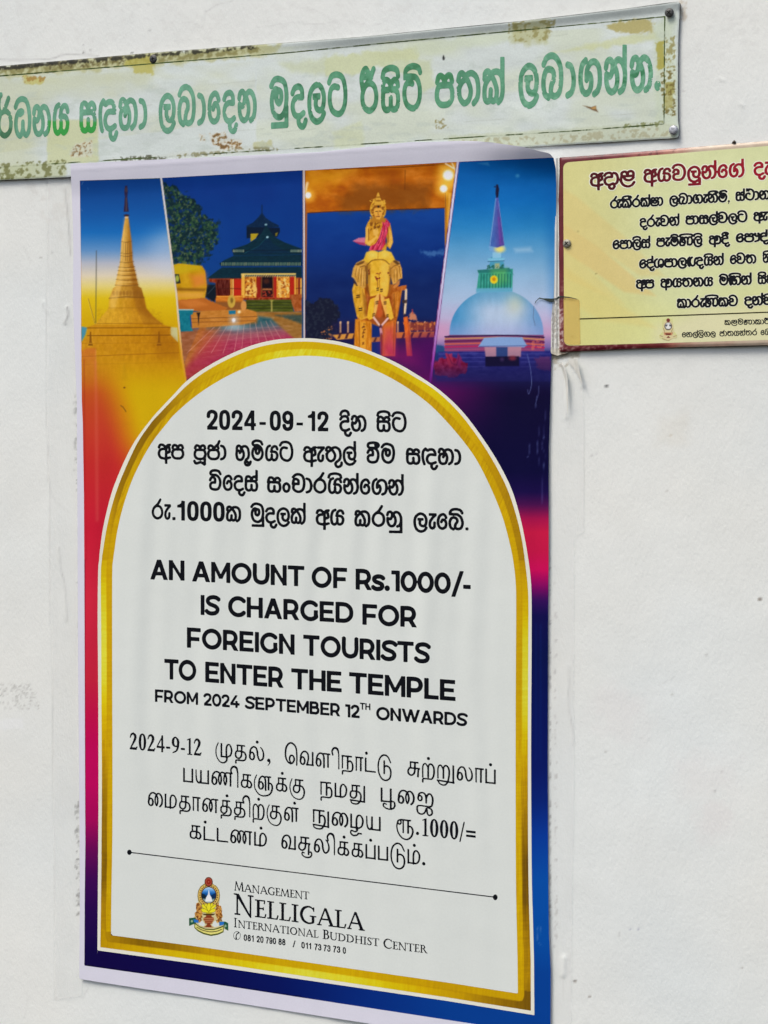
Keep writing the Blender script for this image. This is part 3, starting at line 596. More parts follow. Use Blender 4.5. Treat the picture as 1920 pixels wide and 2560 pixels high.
# ------------------------------------------------------------------ screws
def lathe(prof, n=24):
    """profile [(radius, height)] along the wall normal, in metres"""
    a = np.linspace(0, 2 * np.pi, n, endpoint=False); co = []; fc = []
    for r, h in prof: co.append(np.stack([r * np.cos(a), np.full(n, -h), r * np.sin(a)], -1))
    i = np.arange(n); j = (i + 1) % n
    for k in range(len(prof) - 1): fc.append(np.stack([k * n + i, k * n + j, (k + 1) * n + j, (k + 1) * n + i], -1))
    co = np.vstack(co + [np.array([[0, -prof[-1][1], 0]])]); m = (len(prof) - 1) * n
    fc.append(np.stack([m + i, m + j, np.full(n, len(co) - 1)], -1)); return co, fc
def metal(name, col, rough, met=.8, bump=.6):
    m, N, L, B = new_mat(name)
    tc = N.new('ShaderNodeTexCoord'); nz = N.new('ShaderNodeTexNoise'); nz.inputs['Scale'].default_value = 700; nz.inputs['Detail'].default_value = 4
    L.new(tc.outputs['Object'], nz.inputs['Vector']); cr = N.new('ShaderNodeValToRGB')
    cr.color_ramp.elements[0].color = (*[q * .45 for q in col], 1); cr.color_ramp.elements[1].color = (*col, 1)
    cr.color_ramp.elements[0].position = .32; cr.color_ramp.elements[1].position = .6
    L.new(nz.outputs[0], cr.inputs[0]); L.new(cr.outputs[0], B.inputs['Base Color'])
    B.inputs['Metallic'].default_value = met; B.inputs['Roughness'].default_value = rough
    bp = N.new('ShaderNodeBump'); bp.inputs['Strength'].default_value = bump; bp.inputs['Distance'].default_value = .0004
    L.new(nz.outputs[0], bp.inputs['Height']); L.new(bp.outputs[0], B.inputs['Normal']); return m
M_DARKSCREW = metal('weathered_screw_steel', (.11, .11, .105), .5, .5)
M_SILVER = metal('zinc_screw_steel', (.52, .54, .58), .42, .35, .3)
M_SLOT = print_mat('screw_slot_black', .8, .1, attr=False, col=(.012, .012, .01))  # near-black colour of the flat cross that marks the slot
M_BEIGE = metal('dull_screw_steel', (.42, .40, .31), .5, .3, .4)
def screw(px, py, rpx, off, mat, parent, label, cross=True, ang=20):
    r = rpx * pxm(px, py); co, fc = lathe([(r, 0), (r, r * .16), (r * .93, r * .30), (r * .72, r * .42), (r * .4, r * .5)])
    p = at(np.array(float(px)), np.array(float(py)), off)
    o = mesh_from('screw', co + p, fc, mat, parent); o['label'] = label
    if cross:
        sl = []
        ff = []
        for k in range(2):
            t = math.radians(ang + 90 * k); u = np.array([math.cos(t), 0, math.sin(t)]); w = np.array([-math.sin(t), 0, math.cos(t)])
            q = [u * r * .5 * a + w * r * .11 * b + np.array([0, -r * (.53 + .006 * k), 0]) for a, b in ((-1, -1), (1, -1), (1, 1), (-1, 1))]
            ff.append([[4 * k, 4 * k + 1, 4 * k + 2, 4 * k + 3]]); sl += q
        s = mesh_from('screw_slot', np.array(sl) + p, [np.array(q) for q in ff], M_SLOT, None, smooth=False)
        s.parent = o; s.matrix_parent_inverse = Matrix.Identity(4)
    return o

# ------------------------------------------------------------------ long metal sign with green lettering
SIGN_OUT = [(-280, 187), (0, 165), (173, 150), (386, 131), (640, 112), (900, 92), (1300, 52.5), (1560, 22), (1686, 4.5), (1694, 4), (1698, 6.5), (1699.5, 11),
            (1698.5, 40), (1696, 90), (1695, 145), (1694.5, 230), (1695, 300), (1697, 320), (1697, 336), (1695.5, 342), (1691, 344.8), (1640, 348), (1312, 367.8), (900, 394), (600, 412), (162, 443), (0, 450), (-280, 463)]
def sign_d(px, py): return -sd_poly(np.asarray(px, float), np.asarray(py, float), SIGN_OUT)
def sign_off(px, py):
    px = np.asarray(px, float); py = np.asarray(py, float)
    top = np.interp(px, [-620, 0, 386, 900, 1300, 1694], [214, 165, 131, 92, 52.5, 4.5])
    e = sm(28, -4, py - top) * (.0026 * sm(560, 900, px) + .0005)
    rt = sm(40, 0, 1697 - px) * .0009
    return .0030 + e + rt + .0012 * np.sin(px / 340.0 + .6) - .0005 * sm(3.5, 0, np.abs(sign_d(px, py))) + (fbm(px / 110, py / 60, 2) - .5) * .0009
sc = Canvas(-300, -20, 1720, 490, 1.5)
nA = fbm(sc.X / 120, sc.Y / 40, 5)[..., None]; nB = fbm(sc.X / 30 + 5, sc.Y / 14, 5)[..., None]; nC = fbm(sc.X / 9, sc.Y / 9, 3)[..., None]
sc.a[:] = np.array([202, 211, 206.0]) + (nA - .5) * 16 + (nB - .5) * 9
OL = (158, 152, 78); YE = (192, 197, 140); PG = (190, 202, 172)
sc.poly([(-640, 200), (0, 190), (200, 175), (380, 165), (390, 210), (200, 232), (120, 250), (70, 440), (-640, 480)], (192, 198, 168), .7, 26, 20, 50)
sc.poly([(-640, 160), (0, 165), (386, 131), (640, 112), (700, 108), (690, 134), (560, 150), (386, 162), (120, 184), (0, 194), (-640, 240)], (180, 180, 124), .75, 6, 14, 22)
sc.spots([(-640, 190), (0, 165), (386, 131), (640, 112), (660, 130), (386, 158), (0, 192), (-640, 236)], (112, 104, 46), .47, 9, .6, 5)
sc.spots([(-300, 230), (640, 150), (640, 300), (-300, 420)], (190, 194, 150), .56, 60, .35, 5, 6, 2)
sc.spots([(640, 120), (1650, 60), (1650, 320), (640, 380)], (196, 204, 168), .55, 70, .4, 5, 6, 2)
for q in ([(-60, 262), (40, 252), (120, 246)], [(300, 270), (380, 262)], [(520, 212), (640, 202)], [(560, 330), (660, 322)], [(980, 240), (1080, 232)], [(1160, 305), (1260, 297)], [(1330, 96), (1420, 86)], [(1500, 290), (1590, 284)], [(700, 330), (790, 322)], [(1050, 180), (1090, 176)], [(180, 300), (240, 296)]): sc.line(q, 1.3, (150, 158, 140), .35, 1.0, len(q) > 2)
sc.spots([(120, 152), (320, 136), (320, 160), (120, 176)], (84, 72, 36), .54, 5, .7, 3)
sc.spots([(-20, 166), (190, 149), (230, 156), (-20, 176)], (52, 50, 34), .46, 7, .75, 4)
sc.poly([(312, 145), (384, 139), (384, 184), (340, 184), (330, 168), (312, 166)], (178, 170, 74), .75, 4, 8, 10)
sc.poly([(60, 190), (110, 195), (108, 208), (80, 212), (58, 205)], (186, 180, 100), .8, 3, 6, 10)
sc.spots([(50, 188), (115, 190), (112, 206), (60, 208)], (150, 110, 40), .52, 6, .7)
sc.poly([(124, 300), (246, 298), (246, 404), (118, 410), (118, 330)], YE, .65, 3, 4, 12)
sc.poly([(0, 415), (160, 405), (168, 420), (164, 442), (0, 452)], (182, 190, 150), .7, 4, 5, 12)
sc.spots([(-30, 408), (168, 398), (168, 440), (-30, 452)], (96, 98, 44), .56, 8, .7)
sc.poly([(812, 142), (1040, 118), (1046, 150), (985, 160), (880, 186), (815, 190)], (194, 201, 152), .75, 6, 12, 20)
sc.poly([(940, 150), (1075, 150), (1090, 215), (1060, 228), (1040, 200), (960, 175)], (192, 202, 164), .8, 8, 10, 24)
sc.poly([(700, 160), (815, 142), (815, 186), (730, 180)], (192, 200, 160), .6, 10, 10, 24)
sc.poly([(1020, 108), (1300, 72), (1300, 100), (1040, 140)], (194, 204, 176), .7, 10, 10, 24)
sc.poly([(830, 330), (905, 300), (910, 366), (835, 372)], (196, 204, 168), .7, 6, 8, 20)
sc.poly([(1283, 58), (1374, 52), (1368, 104), (1276, 112)], (172, 173, 116), .65, 10, 10, 14)
sc.spots([(1270, 54), (1390, 48), (1380, 100), (1270, 110)], (132, 122, 60), .54, 9, .6)
sc.poly([(1512, 62), (1560, 52), (1632, 46), (1632, 80), (1545, 84), (1528, 72)], (166, 154, 84), .8, 4, 10, 10)
sc.poly([(1560, 92), (1640, 80), (1650, 100), (1500, 122), (1380, 132)], (196, 202, 150), .7, 6, 8, 20)
sc.poly([(1632, 60), (1690, 40), (1692, 340), (1640, 336)], PG, .65, 12, 10, 24)
sc.poly([(1638, 108), (1660, 102), (1662, 168), (1645, 176), (1642, 140)], (166, 160, 74), .95, 2, 5, 8)
sc.spots([(1660, 90), (1688, 88), (1690, 170), (1662, 172)], (140, 132, 74), .5, 6, .8)
sc.poly([(1662, 206), (1684, 205), (1686, 234), (1676, 238), (1662, 236)], (156, 150, 76), .9, 2, 5, 8)
sc.spots([(1650, 180), (1690, 170), (1690, 290), (1655, 290)], (110, 98, 42), .55, 6, .85)
sc.poly([(1656, 242), (1680, 240), (1682, 268), (1664, 276), (1658, 262)], (164, 160, 96), .8, 2, 5, 8)
sc.poly([(1120, 340), (1660, 305), (1690, 310), (1690, 344), (1312, 366), (1120, 372)], (188, 196, 170), .8, 4, 5, 14)
sc.spots([(1130, 350), (1660, 318), (1690, 340), (1312, 364), (1130, 372)], (150, 142, 104), .55, 9, .5)
sc.spots([(1560, 310), (1660, 300), (1662, 316), (1560, 322)], (110, 116, 60), .52, 7, .7)
sc.poly([(260, 400), (640, 365), (680, 352), (690, 380), (300, 404)], (200, 205, 192), .5, 6, 6, 16)
sc.spots([(280, 392), (420, 384), (420, 400), (280, 406)], (70, 72, 50), .55, 7, .8)
for p, t in [([(500, 336), (512, 338), (512, 352), (500, 354)], .5), ([(524, 334), (560, 330), (572, 345), (598, 352), (604, 372), (560, 374), (530, 360)], .48), ([(174, 380), (190, 360), (230, 350), (232, 392), (176, 394)], .54), ([(546, 355), (605, 352), (606, 374), (548, 374)], .5)]:
    sc.poly(p, (206, 205, 190), .6, 3, 6, 10); sc.spots(p, (160, 124, 66), t + .01, 4.6, .85, 2); sc.spots(p, (104, 78, 40), t + .09, 4.6, .8, 2)
sc.poly([(630, 356), (678, 352), (680, 366), (650, 372), (632, 370)], (182, 182, 130), .7, 3, 6, 9)
sc.spots([(440, 384), (700, 362), (700, 376), (440, 398)], (120, 116, 74), .58, 9, .7)
sc.spots([(1084, 300), (1110, 296), (1122, 322), (1090, 326)], (140, 132, 84), .5, 6, .85)
sc.spots([(-100, 240), (1650, 120), (1650, 320), (-100, 410)], (176, 188, 178), .66, 12, .35, 3, 6, 3)
sc.poly([(1456, 263), (1478, 268), (1490, 264), (1491, 272), (1496, 281), (1478, 274)], (108, 84, 50), 1, 1.2)
sc.poly([(1477, 269), (1490, 266), (1490, 273), (1482, 273)], (178, 138, 78), 1, 1)
sc.poly([(1107, 150), (1106, 144), (1109, 137), (1112, 145), (1111, 150)], (18, 20, 18), 1, 1.2)
for p in ([(0, 166), (180, 150), (180, 158), (0, 172)],): sc.spots(p, (40, 38, 26), .5, 9, .8)
sc.line([(-280, 187), (0, 165), (173, 150.5), (386, 131.5), (640, 112.5), (900, 92.5), (1300, 53), (1560, 22.5), (1694, 4.5)], 2.0, (90, 90, 80), .6, 1.2)
sc.spots([(-280, 185), (640, 112), (640, 122), (-280, 200)], (36, 36, 26), .46, 9, .8, 3)
M_SIGN = print_mat('faded_sign_enamel', .42, .05, 500, .35, .25, True, bs=240)
sign = empty('metal_sign', 850, 240, 'long faded white metal sign with green lettering, stained yellow and screwed up above the poster', 'sign')
brd = shape('board', lambda X, Y: sd_poly(X, Y, SIGN_OUT), pbox(SIGN_OUT), 2, sign_off, M_SIGN, sign, sc.lut)
co, fc = skirt(SIGN_OUT, sign_off)
M_EDGE = metal('bare_sheet_metal_edge', (.20, .20, .19), .55, .5)
mesh_from('board_edge', co, fc, M_EDGE, sign, None, False)
SO1 = lambda px, py: sign_off(px, py) + .00007
SO2 = lambda px, py: sign_off(px, py) + .00014
# thin green border line, worn through in places
BL = [(-270, 211), (0, 190), (382, 159), (718, 132), (960, 108), (1662, 41.5), (1661, 120), (1660, 310), (1440, 327), (1200, 341.5), (376, 394), (0, 418), (-270, 437)]
M_LINE = print_mat('green_line_paint', .5, .12, 300)
def line_col(px, py):
    low = py > (400 - .055 * px)
    wear = np.clip(.5 * sm(.58, .7, fbm(px / 14, py / 14, 3)) + low * .85 * sm(.44, .58, fbm(px / 34 + 8, py / 30, 2)), 0, .92)[:, None]
    dk = np.array([66, 82, 38.0]) + (fbm(px / 30, py / 30, 2)[:, None] - .5) * 50
    return base(np.clip(dk, 20, 255)) * (1 - wear) + sc.lut(px, py) * wear
shape('border_line', lambda X, Y: sd_line(X, Y, BL, 2.9 + 0 * X.sum()) + .9 * (fbm(X / 9, Y / 9, 2) - .5), pbox(BL), 1.6, SO1, M_LINE, sign, line_col)
GREEN = Canvas(-20, 90, 1660, 380, 2)
gx = GREEN.X; gn = fbm(gx / 40, GREEN.Y / 40, 3)[..., None]
t = sm(640, 800, gx)[..., None] * (1 - sm(1080, 1180, gx)[..., None] * .5)
GREEN.a[:] = np.array([97, 153, 124.0]) * (1 - t) + np.array([80, 143, 107.0]) * t + (gn - .5) * 26 + (fbm(gx / 8, GREEN.Y / 20, 3)[..., None] - .5) * 22
GREEN.poly([(0, 240), (40, 240), (40, 350), (0, 350)], (72, 122, 88), .6, 5)
GREEN.poly([(0, 318), (34, 322), (30, 346), (0, 346)], (54, 100, 66), .7, 3, 5, 9)
GREEN.poly([(122, 303), (246, 305), (246, 350), (122, 350)], (46, 150, 60), .95, 2, 3, 12)
GREEN.spots([(690, 150), (900, 160), (880, 310), (690, 300)], (40, 100, 66), .62, 16, .6)
GREEN.spots([(890, 120), (1070, 120), (1070, 290), (890, 300)], (48, 112, 70), .56, 14, .6)
DKG = (48, 118, 76)
GREEN.poly([(1529, 198), (1565, 189), (1565, 208), (1540, 213), (1529, 209)], DKG, .9, 1.5)
GREEN.poly([(1569, 188), (1590, 182), (1612, 172), (1632, 160), (1632, 178), (1610, 186), (1605, 200), (1592, 196), (1571, 203)], DKG, .85, 1.5)
GREEN.poly([(1440, 182), (1452, 182), (1452, 203), (1440, 203)], DKG, .9, 1.5); GREEN.poly([(1423, 190), (1436, 190), (1436, 200), (1423, 199)], DKG, .8, 1.5)
GREEN.poly([(1392, 148), (1410, 156), (1408, 162), (1394, 158)], DKG, .8, 2); GREEN.poly([(1374, 166), (1392, 168), (1388, 172), (1374, 172)], DKG, .7, 2)
GREEN.poly([(1298, 190), (1335, 182), (1332, 188), (1300, 194)], DKG, .6, 2); GREEN.poly([(1314, 226), (1342, 234), (1340, 240), (1314, 232)], DKG, .6, 2)
GREEN.poly([(1090, 184), (1138, 184), (1138, 200), (1090, 206)], (52, 122, 74), .7, 4, 5, 9); GREEN.spots([(1300, 130), (1650, 100), (1650, 260), (1300, 300)], (132, 182, 150), .62, 12, .5)
GREEN.poly([(310, 288), (322, 284), (322, 302), (310, 300)], (60, 120, 84), .7, 2)
M_GREEN = print_mat('worn_green_lettering', .5, .10, 420, .3)
def worn(F, X, Y):
    return F + 7 * sm(.72, .80, fbm(X / 5, Y / 5, 3)) * sm(.52, .66, fbm(X / 60 + 3, Y / 60, 2))
S = SINH
text('green_lettering', [
    (S, 'ra+rh dha na ya', -8, 347.5, 173.6, 337, 79, 19, 10), (S, 'sa nda ha aa', 198.4, 333, 367.6, 323, 80, 19, 12),
    (S, 'la ba aa e da na', 396.5, 319, 641.5, 305.5, 83, 19, 13), (S, 'ma+u da la tta', 672.7, 302.5, 868.3, 289, 87, 19, 13),
    (S, 'ra+ri sa+i ttaH', 898.4, 286.5, 1055.3, 274.5, 88, 19, 14), (S, 'pa ta ka+h', 1087, 271, 1262, 258.5, 88, 19, 12),
    (S, 'la ba aa ga na+h na', 1295.7, 255, 1632, 229.5, 93, 19, 14), (S, 'o.', 1635.8, 229, 1651.8, 228, 118, 20, 0)], 1.6, SO2, M_GREEN, sign, GREEN.lut, worn)
screw(384, 147.5, 9.5, .0033, M_DARKSCREW, sign, 'dark screw in the top edge near the left', True, 10)
screw(1673.5, 32, 11, .0054, M_DARKSCREW, sign, 'dark cross-head screw in the upper right corner', True, 50)
screw(1684, 325, 11.5, .0040, M_SILVER, sign, 'pale silver screw in the lower right corner', False)
# ------------------------------------------------------------------ yellow notice board (runs out of frame on the right)
NB = [(1399, 394), (1430, 392), (1475, 388.8), (1617, 378), (1826, 360), (1920, 352), (2130, 334), (2148, 334), (2151, 342), (2146, 846), (2141, 855), (1920, 862.5), (1609, 870), (1420, 878.5), (1402, 879), (1398.5, 875), (1397.8, 682), (1394.5, 500), (1396, 420)]
def nb_off(px, py):
    px = np.asarray(px, float); py = np.asarray(py, float)
    d = -sd_poly(px, py, NB); return .0050 - .0012 * sm(6, 0, np.abs(d)) + .0008 * np.sin(px / 260.0)
nc = Canvas(1390, 325, 2160, 885, 2)
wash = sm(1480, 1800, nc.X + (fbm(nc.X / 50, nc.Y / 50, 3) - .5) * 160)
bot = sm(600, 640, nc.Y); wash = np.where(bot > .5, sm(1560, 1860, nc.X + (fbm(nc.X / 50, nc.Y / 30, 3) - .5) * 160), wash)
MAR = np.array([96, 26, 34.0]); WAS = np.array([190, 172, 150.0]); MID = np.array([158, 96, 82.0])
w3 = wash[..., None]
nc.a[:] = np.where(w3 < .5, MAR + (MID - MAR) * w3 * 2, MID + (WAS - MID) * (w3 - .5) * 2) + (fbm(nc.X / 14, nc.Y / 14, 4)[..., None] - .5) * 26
nc.spots([(1394, 700), (1412, 700), (1420, 880), (1394, 880)], (150, 110, 100), .55, 7, .6)
nc.spots([(1396, 862), (1600, 856), (1600, 880), (1396, 884)], (190, 165, 150), .62, 7, .6)
nc.spots([(1400, 386), (1700, 366), (1700, 384), (1400, 402)], (60, 20, 24), .6, 8, .6)
def rrect(pts, r, n=6):
    p = np.asarray(pts, float); out = []
    for i in range(len(p)):
        a, b, c = p[i - 1], p[i], p[(i + 1) % len(p)]
        u = _n(a - b) * r; w = _n(c - b) * r
        for k in range(n + 1):
            t = k / n; out.append(b + u * (1 - t) ** 2 + w * t ** 2)
    return np.array(out)
NP = rrect([(1407.9, 406.5), (1826, 372.5), (2138, 347), (2135, 842), (1920, 850), (1592, 859.5), (1410.5, 864.5)], 16)
ny = Canvas(1400, 340, 2150, 880, 2)
gx = sm(1400, 1700, ny.X)[..., None]; gy = sm(380, 860, ny.Y)[..., None]
ny.a[:] = np.array([208, 203, 134.0]) * (1 - gx) + np.array([209, 214, 160.0]) * gx + (fbm(ny.X / 90, ny.Y / 90, 4)[..., None] - .5) * 16 + (fbm(ny.X / 12, ny.Y / 12, 3)[..., None] - .5) * 7
ny.poly([(1400, 690), (1700, 780), (1950, 720), (2150, 800), (2150, 880), (1400, 880)], (212, 210, 122), .35, 50)
ny.poly([(1640, 820), (1760, 770), (2150, 760), (2150, 870), (1640, 870)], (222, 214, 190), .5, 30)
OR = (218, 184, 108)
ny.poly([(1400, 468), (1440, 490), (1560, 590), (1660, 690), (1600, 690), (1400, 552)], OR, .3, 6)
ny.poly([(1400, 552), (1500, 620), (1640, 740), (1560, 730), (1400, 620)], (216, 182, 108), .5, 5)
ny.poly([(1400, 620), (1440, 640), (1560, 760), (1400, 690)], (218, 196, 116), .35, 6)
ny.poly([(1400, 660), (1520, 740), (1640, 820), (1500, 800), (1400, 740)], (216, 190, 104), .3, 8)
nc.spots([(1394, 770), (1409, 770), (1412, 872), (1394, 878)], (200, 186, 180), .52, 5, .85, 2, 6, .5)
for x, y in ((1490, 684), (1430, 840), (1596, 706), (1445, 578)): ny.ell(x, y, 2, 1.4, (120, 100, 40), .8)
M_NB = print_mat('yellow_notice_print', .38, .035, 700, .4)
notice = empty('notice_board', 1660, 620, 'yellow notice board with maroon border and black lettering to the right of the poster', 'notice')
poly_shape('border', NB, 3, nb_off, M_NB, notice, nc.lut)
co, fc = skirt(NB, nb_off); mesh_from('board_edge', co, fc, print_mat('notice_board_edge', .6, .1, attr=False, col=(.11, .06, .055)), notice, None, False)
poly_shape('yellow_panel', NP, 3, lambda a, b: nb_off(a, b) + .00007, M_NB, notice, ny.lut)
NO2 = lambda a, b: nb_off(a, b) + .00021
NO1 = lambda a, b: nb_off(a, b) + .00014
M_INK = print_mat('black_print', .42, .05, attr=False, col=tuple(base((15, 17, 22))))
M_HALO = print_mat('pale_print_outline', .42, .03, attr=False, col=tuple(base((236, 233, 204))))
M_RULE = print_mat('olive_rule_print', .42, .05, attr=False, col=tuple(base((50, 46, 14))))
TI = [(S, 'a da+_ aa lla' if 0 else 'a da _-10 aa lla', 1474.6, 467.5, 1588.9, 460.5, 35, 17.5, 5), (S, 'a ya va la+lu na+h e ga+h', 1608.4, 457.9, 1861.5, 442.5, 35, 17.5, 5), (S, 'da ae', 1883.2, 440.5, 1931, 437.5, 35, 17.5, 3)]
BO = [(S, 'ra _-14 ae ka+ii ra ka+h ssa aa', 1524.5, 522.2, 1658.3, 514.5, 23.4, 20.5, 2), (S, 'la ba aa ga ae na+ii maH ,', 1672.7, 513, 1824.7, 505, 23.4, 20.5, 2), (S, 'sa+h tha aa na', 1838.4, 502.8, 1925, 498.5, 23.4, 20.5, 2),
      (S, 'da ra ae va na+h', 1598.5, 569, 1699.2, 564.2, 23.4, 20.5, 2), (S, 'pa aa sa la+h va la tta', 1713.3, 562.3, 1868.8, 555, 23.4, 20.5, 2), (S, 'a ae', 1883.2, 553.6, 1921, 551.5, 23.4, 20.5, 2),
      (S, 'e pa aa la+i sa+h', 1531, 623.8, 1626.5, 620, 23.4, 20.5, 2), (S, 'pa ae mai nna+i la+i', 1640.2, 617.7, 1756.7, 613, 23.4, 20.5, 2), (S, 'a _-8 aa da+ii', 1771.4, 612.2, 1826, 610, 23.4, 20.5, 2), (S, 'e pa au da+h', 1839, 607, 1924, 604, 23.4, 20.5, 2),
      (S, 'e da+h sha pa aa la jnya ya+i na+h', 1597.4, 672, 1810, 662.7, 23.4, 20.5, 2), (S, 'e va ta', 1824, 661, 1891.2, 658.8, 23.4, 20.5, 2), (S, 'na+i', 1906, 657.6, 1929, 656.8, 23.4, 20.5, 2),
      (S, 'a pa', 1589.4, 722.5, 1636, 721, 23.4, 20.5, 2), (S, 'a _-8 aa ya ta na ya', 1650.5, 720, 1783.3, 715.4, 23.4, 20.5, 2), (S, 'ma nga+i na+h', 1796.5, 714.2, 1879.6, 711.6, 23.4, 20.5, 2), (S, 'sa+i da', 1893.4, 710.4, 1936, 709, 23.4, 20.5, 2),
      (S, 'ka aa ra ae nna+i ka va', 1692, 770.6, 1845, 765.4, 23.4, 20.5, 2), (S, 'da na+h va', 1859.8, 764.8, 1934, 762, 23.4, 20.5, 2)]
SM_ = [(S, 'ka lla ma nna aa ka aa ra+ri', 1811.2, 812.8, 1924, 810.4, 12.5, 15, 4), (S, 'e na la+h la+i ga la', 1704.7, 843.6, 1789.3, 841.3, 13, 15, 4), (S, 'ja aa ta ya na+h ta ra', 1798.7, 841, 1892.7, 838.2, 13, 15, 4), (S, 'e ba', 1901.3, 838.2, 1926, 837.4, 13, 15, 4)]
def grow(ws, k): return [(a, b, c, d, e, f_, g, h + k, i) for a, b, c, d, e, f_, g, h, i in ws]
def halo(F_, X, Y): return F_
rc = Canvas(1460, 400, 1960, 500, 2)
rc.a[:] = np.array([74, 18, 26.0]) + sm(1480, 1900, rc.X)[..., None] * np.array([76, 4, 14.0]); M_RED = print_mat('maroon_print', .42, .05)
def outline(name, ws, px, cell, off, mat):
    # the same letters, fattened by 'px' pixels: the pale outline printed round them
    out = []
    for w in ws:
        k = px * 2 / (w[6] / 100.0); sx = px
        out.append((w[0], w[1], w[2] - sx, w[3], w[4] + sx, w[5], w[6], w[7] + k, w[8]))
    return text(name, out, cell, off, mat, notice)
outline('heading_outline', TI, 2.4, 1.7, NO1, M_HALO)
outline('lettering_outline', BO, 1.3, 1.5, NO1, M_HALO)
text('heading', TI, 1.5, NO2, M_RED, notice, rc.lut)
text('lettering', BO, 1.2, NO2, M_INK, notice)
text('small_lettering', SM_, 1.0, NO2, M_INK, notice)
shape('rule_line', lambda X, Y: sd_line(X, Y, [(1446.6, 797.4), (1920, 780.4), (2100, 774)], 2.8, butt=True), (1440, 2110, 770, 802), 1.5, NO2, M_RULE, notice)
ec = Canvas(1640, 780, 1700, 856, .7); ec.a[:] = (206, 206, 140); ec.tf = (1620, 780, 10.369)
ec.poly([(430, 260), (480, 230), (580, 230), (640, 290), (660, 400), (640, 470), (690, 500), (640, 600), (740, 600), (740, 670), (660, 660), (690, 700), (520, 760), (360, 700), (400, 650), (300, 670), (320, 600), (400, 600), (370, 500), (400, 440), (390, 330)], (208, 196, 148), 1, .6)
for q in ([(400, 420), (430, 500), (420, 560)], [(640, 430), (610, 500), (640, 560)], [(370, 690), (520, 745), (680, 690)], [(310, 610), (380, 640)], [(740, 610), (660, 640)]): ec.line(q, 1.4, (140, 116, 74), .8, .6)
ec.ell(525, 370, 98, 100, (70, 60, 50), 1, .6); ec.ell(525, 360, 80, 84, (206, 208, 206), 1, .6)
ec.ell(482, 350, 34, 26, (60, 62, 64), .9, .6); ec.ell(575, 350, 34, 26, (60, 62, 64), .9, .6); ec.poly([(525, 300), (590, 430), (460, 430)], (222, 222, 214), 1, .6)
ec.ell(525, 215, 46, 50, (112, 44, 34), 1, .6)
ec.poly([(415, 530), (635, 530), (625, 600), (425, 600)], (190, 120, 80), .8, .6); ec.poly([(440, 550), (600, 550), (580, 600), (470, 600)], (112, 44, 30), 1, .6); ec.poly([(525, 620), (580, 670), (480, 670)], (112, 40, 30), 1, .6)
EMB = [(1656, 798), (1668, 795), (1681, 797), (1684, 815), (1684, 826), (1693, 838), (1692, 845), (1683, 846), (1672, 852), (1660, 850), (1648, 845), (1648, 838), (1657, 828), (1655, 812)]
poly_shape('emblem', EMB, .8, NO2, M_NB, notice, ec.lut)
screw(1417.6, 608.6, 10, .0050, M_BEIGE, notice, 'dull beige screw at the left edge', True, 40)

# rusty nail stub standing above the notice board
nl = bpy.data.objects.new('nail', None)
def chunk(name, pts, off0, off1, mat, **kw):
    p = np.asarray(pts, float); n = len(p)
    b = at(p[:, 0], p[:, 1], off0); q = p.mean(0) + (p - p.mean(0)) * .72; t = at(q[:, 0], q[:, 1], off1)
    i = np.arange(n); j = (i + 1) % n
    return mesh_from(name, np.vstack([b, t]), [np.stack([i, i + n, j + n, j], -1), (np.arange(n) + n)[None, ::-1]], mat, None, None, False)
bpy.data.objects.remove(nl)
nail = chunk('nail', [(1829, 358.5), (1831, 354), (1834, 352), (1836, 350), (1839, 353), (1840, 357), (1838, 359)], -.001, .006, metal('rusty_nail_iron', (.09, .07, .05), .75, .4, 1.0))
nail['label'] = 'small rusty nail stub just above the yellow notice board'; nail['category'] = 'nail'
# ------------------------------------------------------------------ poster
PAPER = [(176, 409.4), (400, 398.5), (620, 388.5), (800, 380), (1023, 355.5), (1100, 354.2), (1146, 352), (1192, 352.8), (1228, 356), (1306, 367), (1352, 378.4), (1372.6, 383), (1379.4, 388.7), (1385, 399), (1389.7, 423), (1390.5, 457), (1390, 573), (1387, 660), (1385, 718), (1379, 880),
         (1375.5, 1012), (1372, 1119), (1371.6, 1400), (1370.5, 1517), (1369.2, 1900), (1370, 2071), (1371, 2234), (1372.6, 2340), (1376.8, 2430), (1376, 2560), (1376, 2630), (480, 2490), (400, 2478.5), (241, 2454.4), (198, 2447),
         (199.6, 2269), (198.9, 2100), (197.3, 1900), (195, 1650), (193.3, 1244), (192, 1000), (186, 856), (182, 744), (183.5, 632), (182, 548)]
_sb = lambda px: 450 - .0629 * np.asarray(px, float)          # lower edge of the metal sign behind the paper
def P0(px, py):
    px = np.asarray(px, float); py = np.asarray(py, float)
    o = np.full(px.shape, .0016)
    o += .0040 * sm(60, -30, py - _sb(px)) * sm(1400, 1290, px)
    o += .0170 * sm(1090, 1385, px) ** 1.2 * sm(474, 352, py) ** 1.5 + .004 * sm(1250, 1390, px) * sm(700, 400, py)
    # soft upright ripples where the sheet hangs loose, and slight edge wander
    q = px + 14 * np.sin(py / 210.0) + 30 * fbm(px / 300, py / 500, 2)
    amp = .00030 * (.35 + 1.2 * sm(900, 1350, py) * sm(2300, 1800, py)) * (.5 + fbm(px / 260 + 7, py / 420, 2))
    o += amp * (np.sin(q / 17.0) + .8 * np.sin(q / 29.0 + 1.3) + .5 * np.sin(q / 9.5 + .4))
    o += .0011 * np.sin(px / 150.0 + .8) * sm(700, 1300, py) + .0016 * sm(1240, 1375, px) * (.5 + .5 * np.sin(py / 170.0))
    o += .0006 * (fbm(px / 120, py / 120, 3) - .5) + .00035 * np.exp(-((py - 425 + .068 * (px - 180)) / 3.0) ** 2)
    return o
def PL(k): return lambda px, py: P0(px, py) + k * .00006
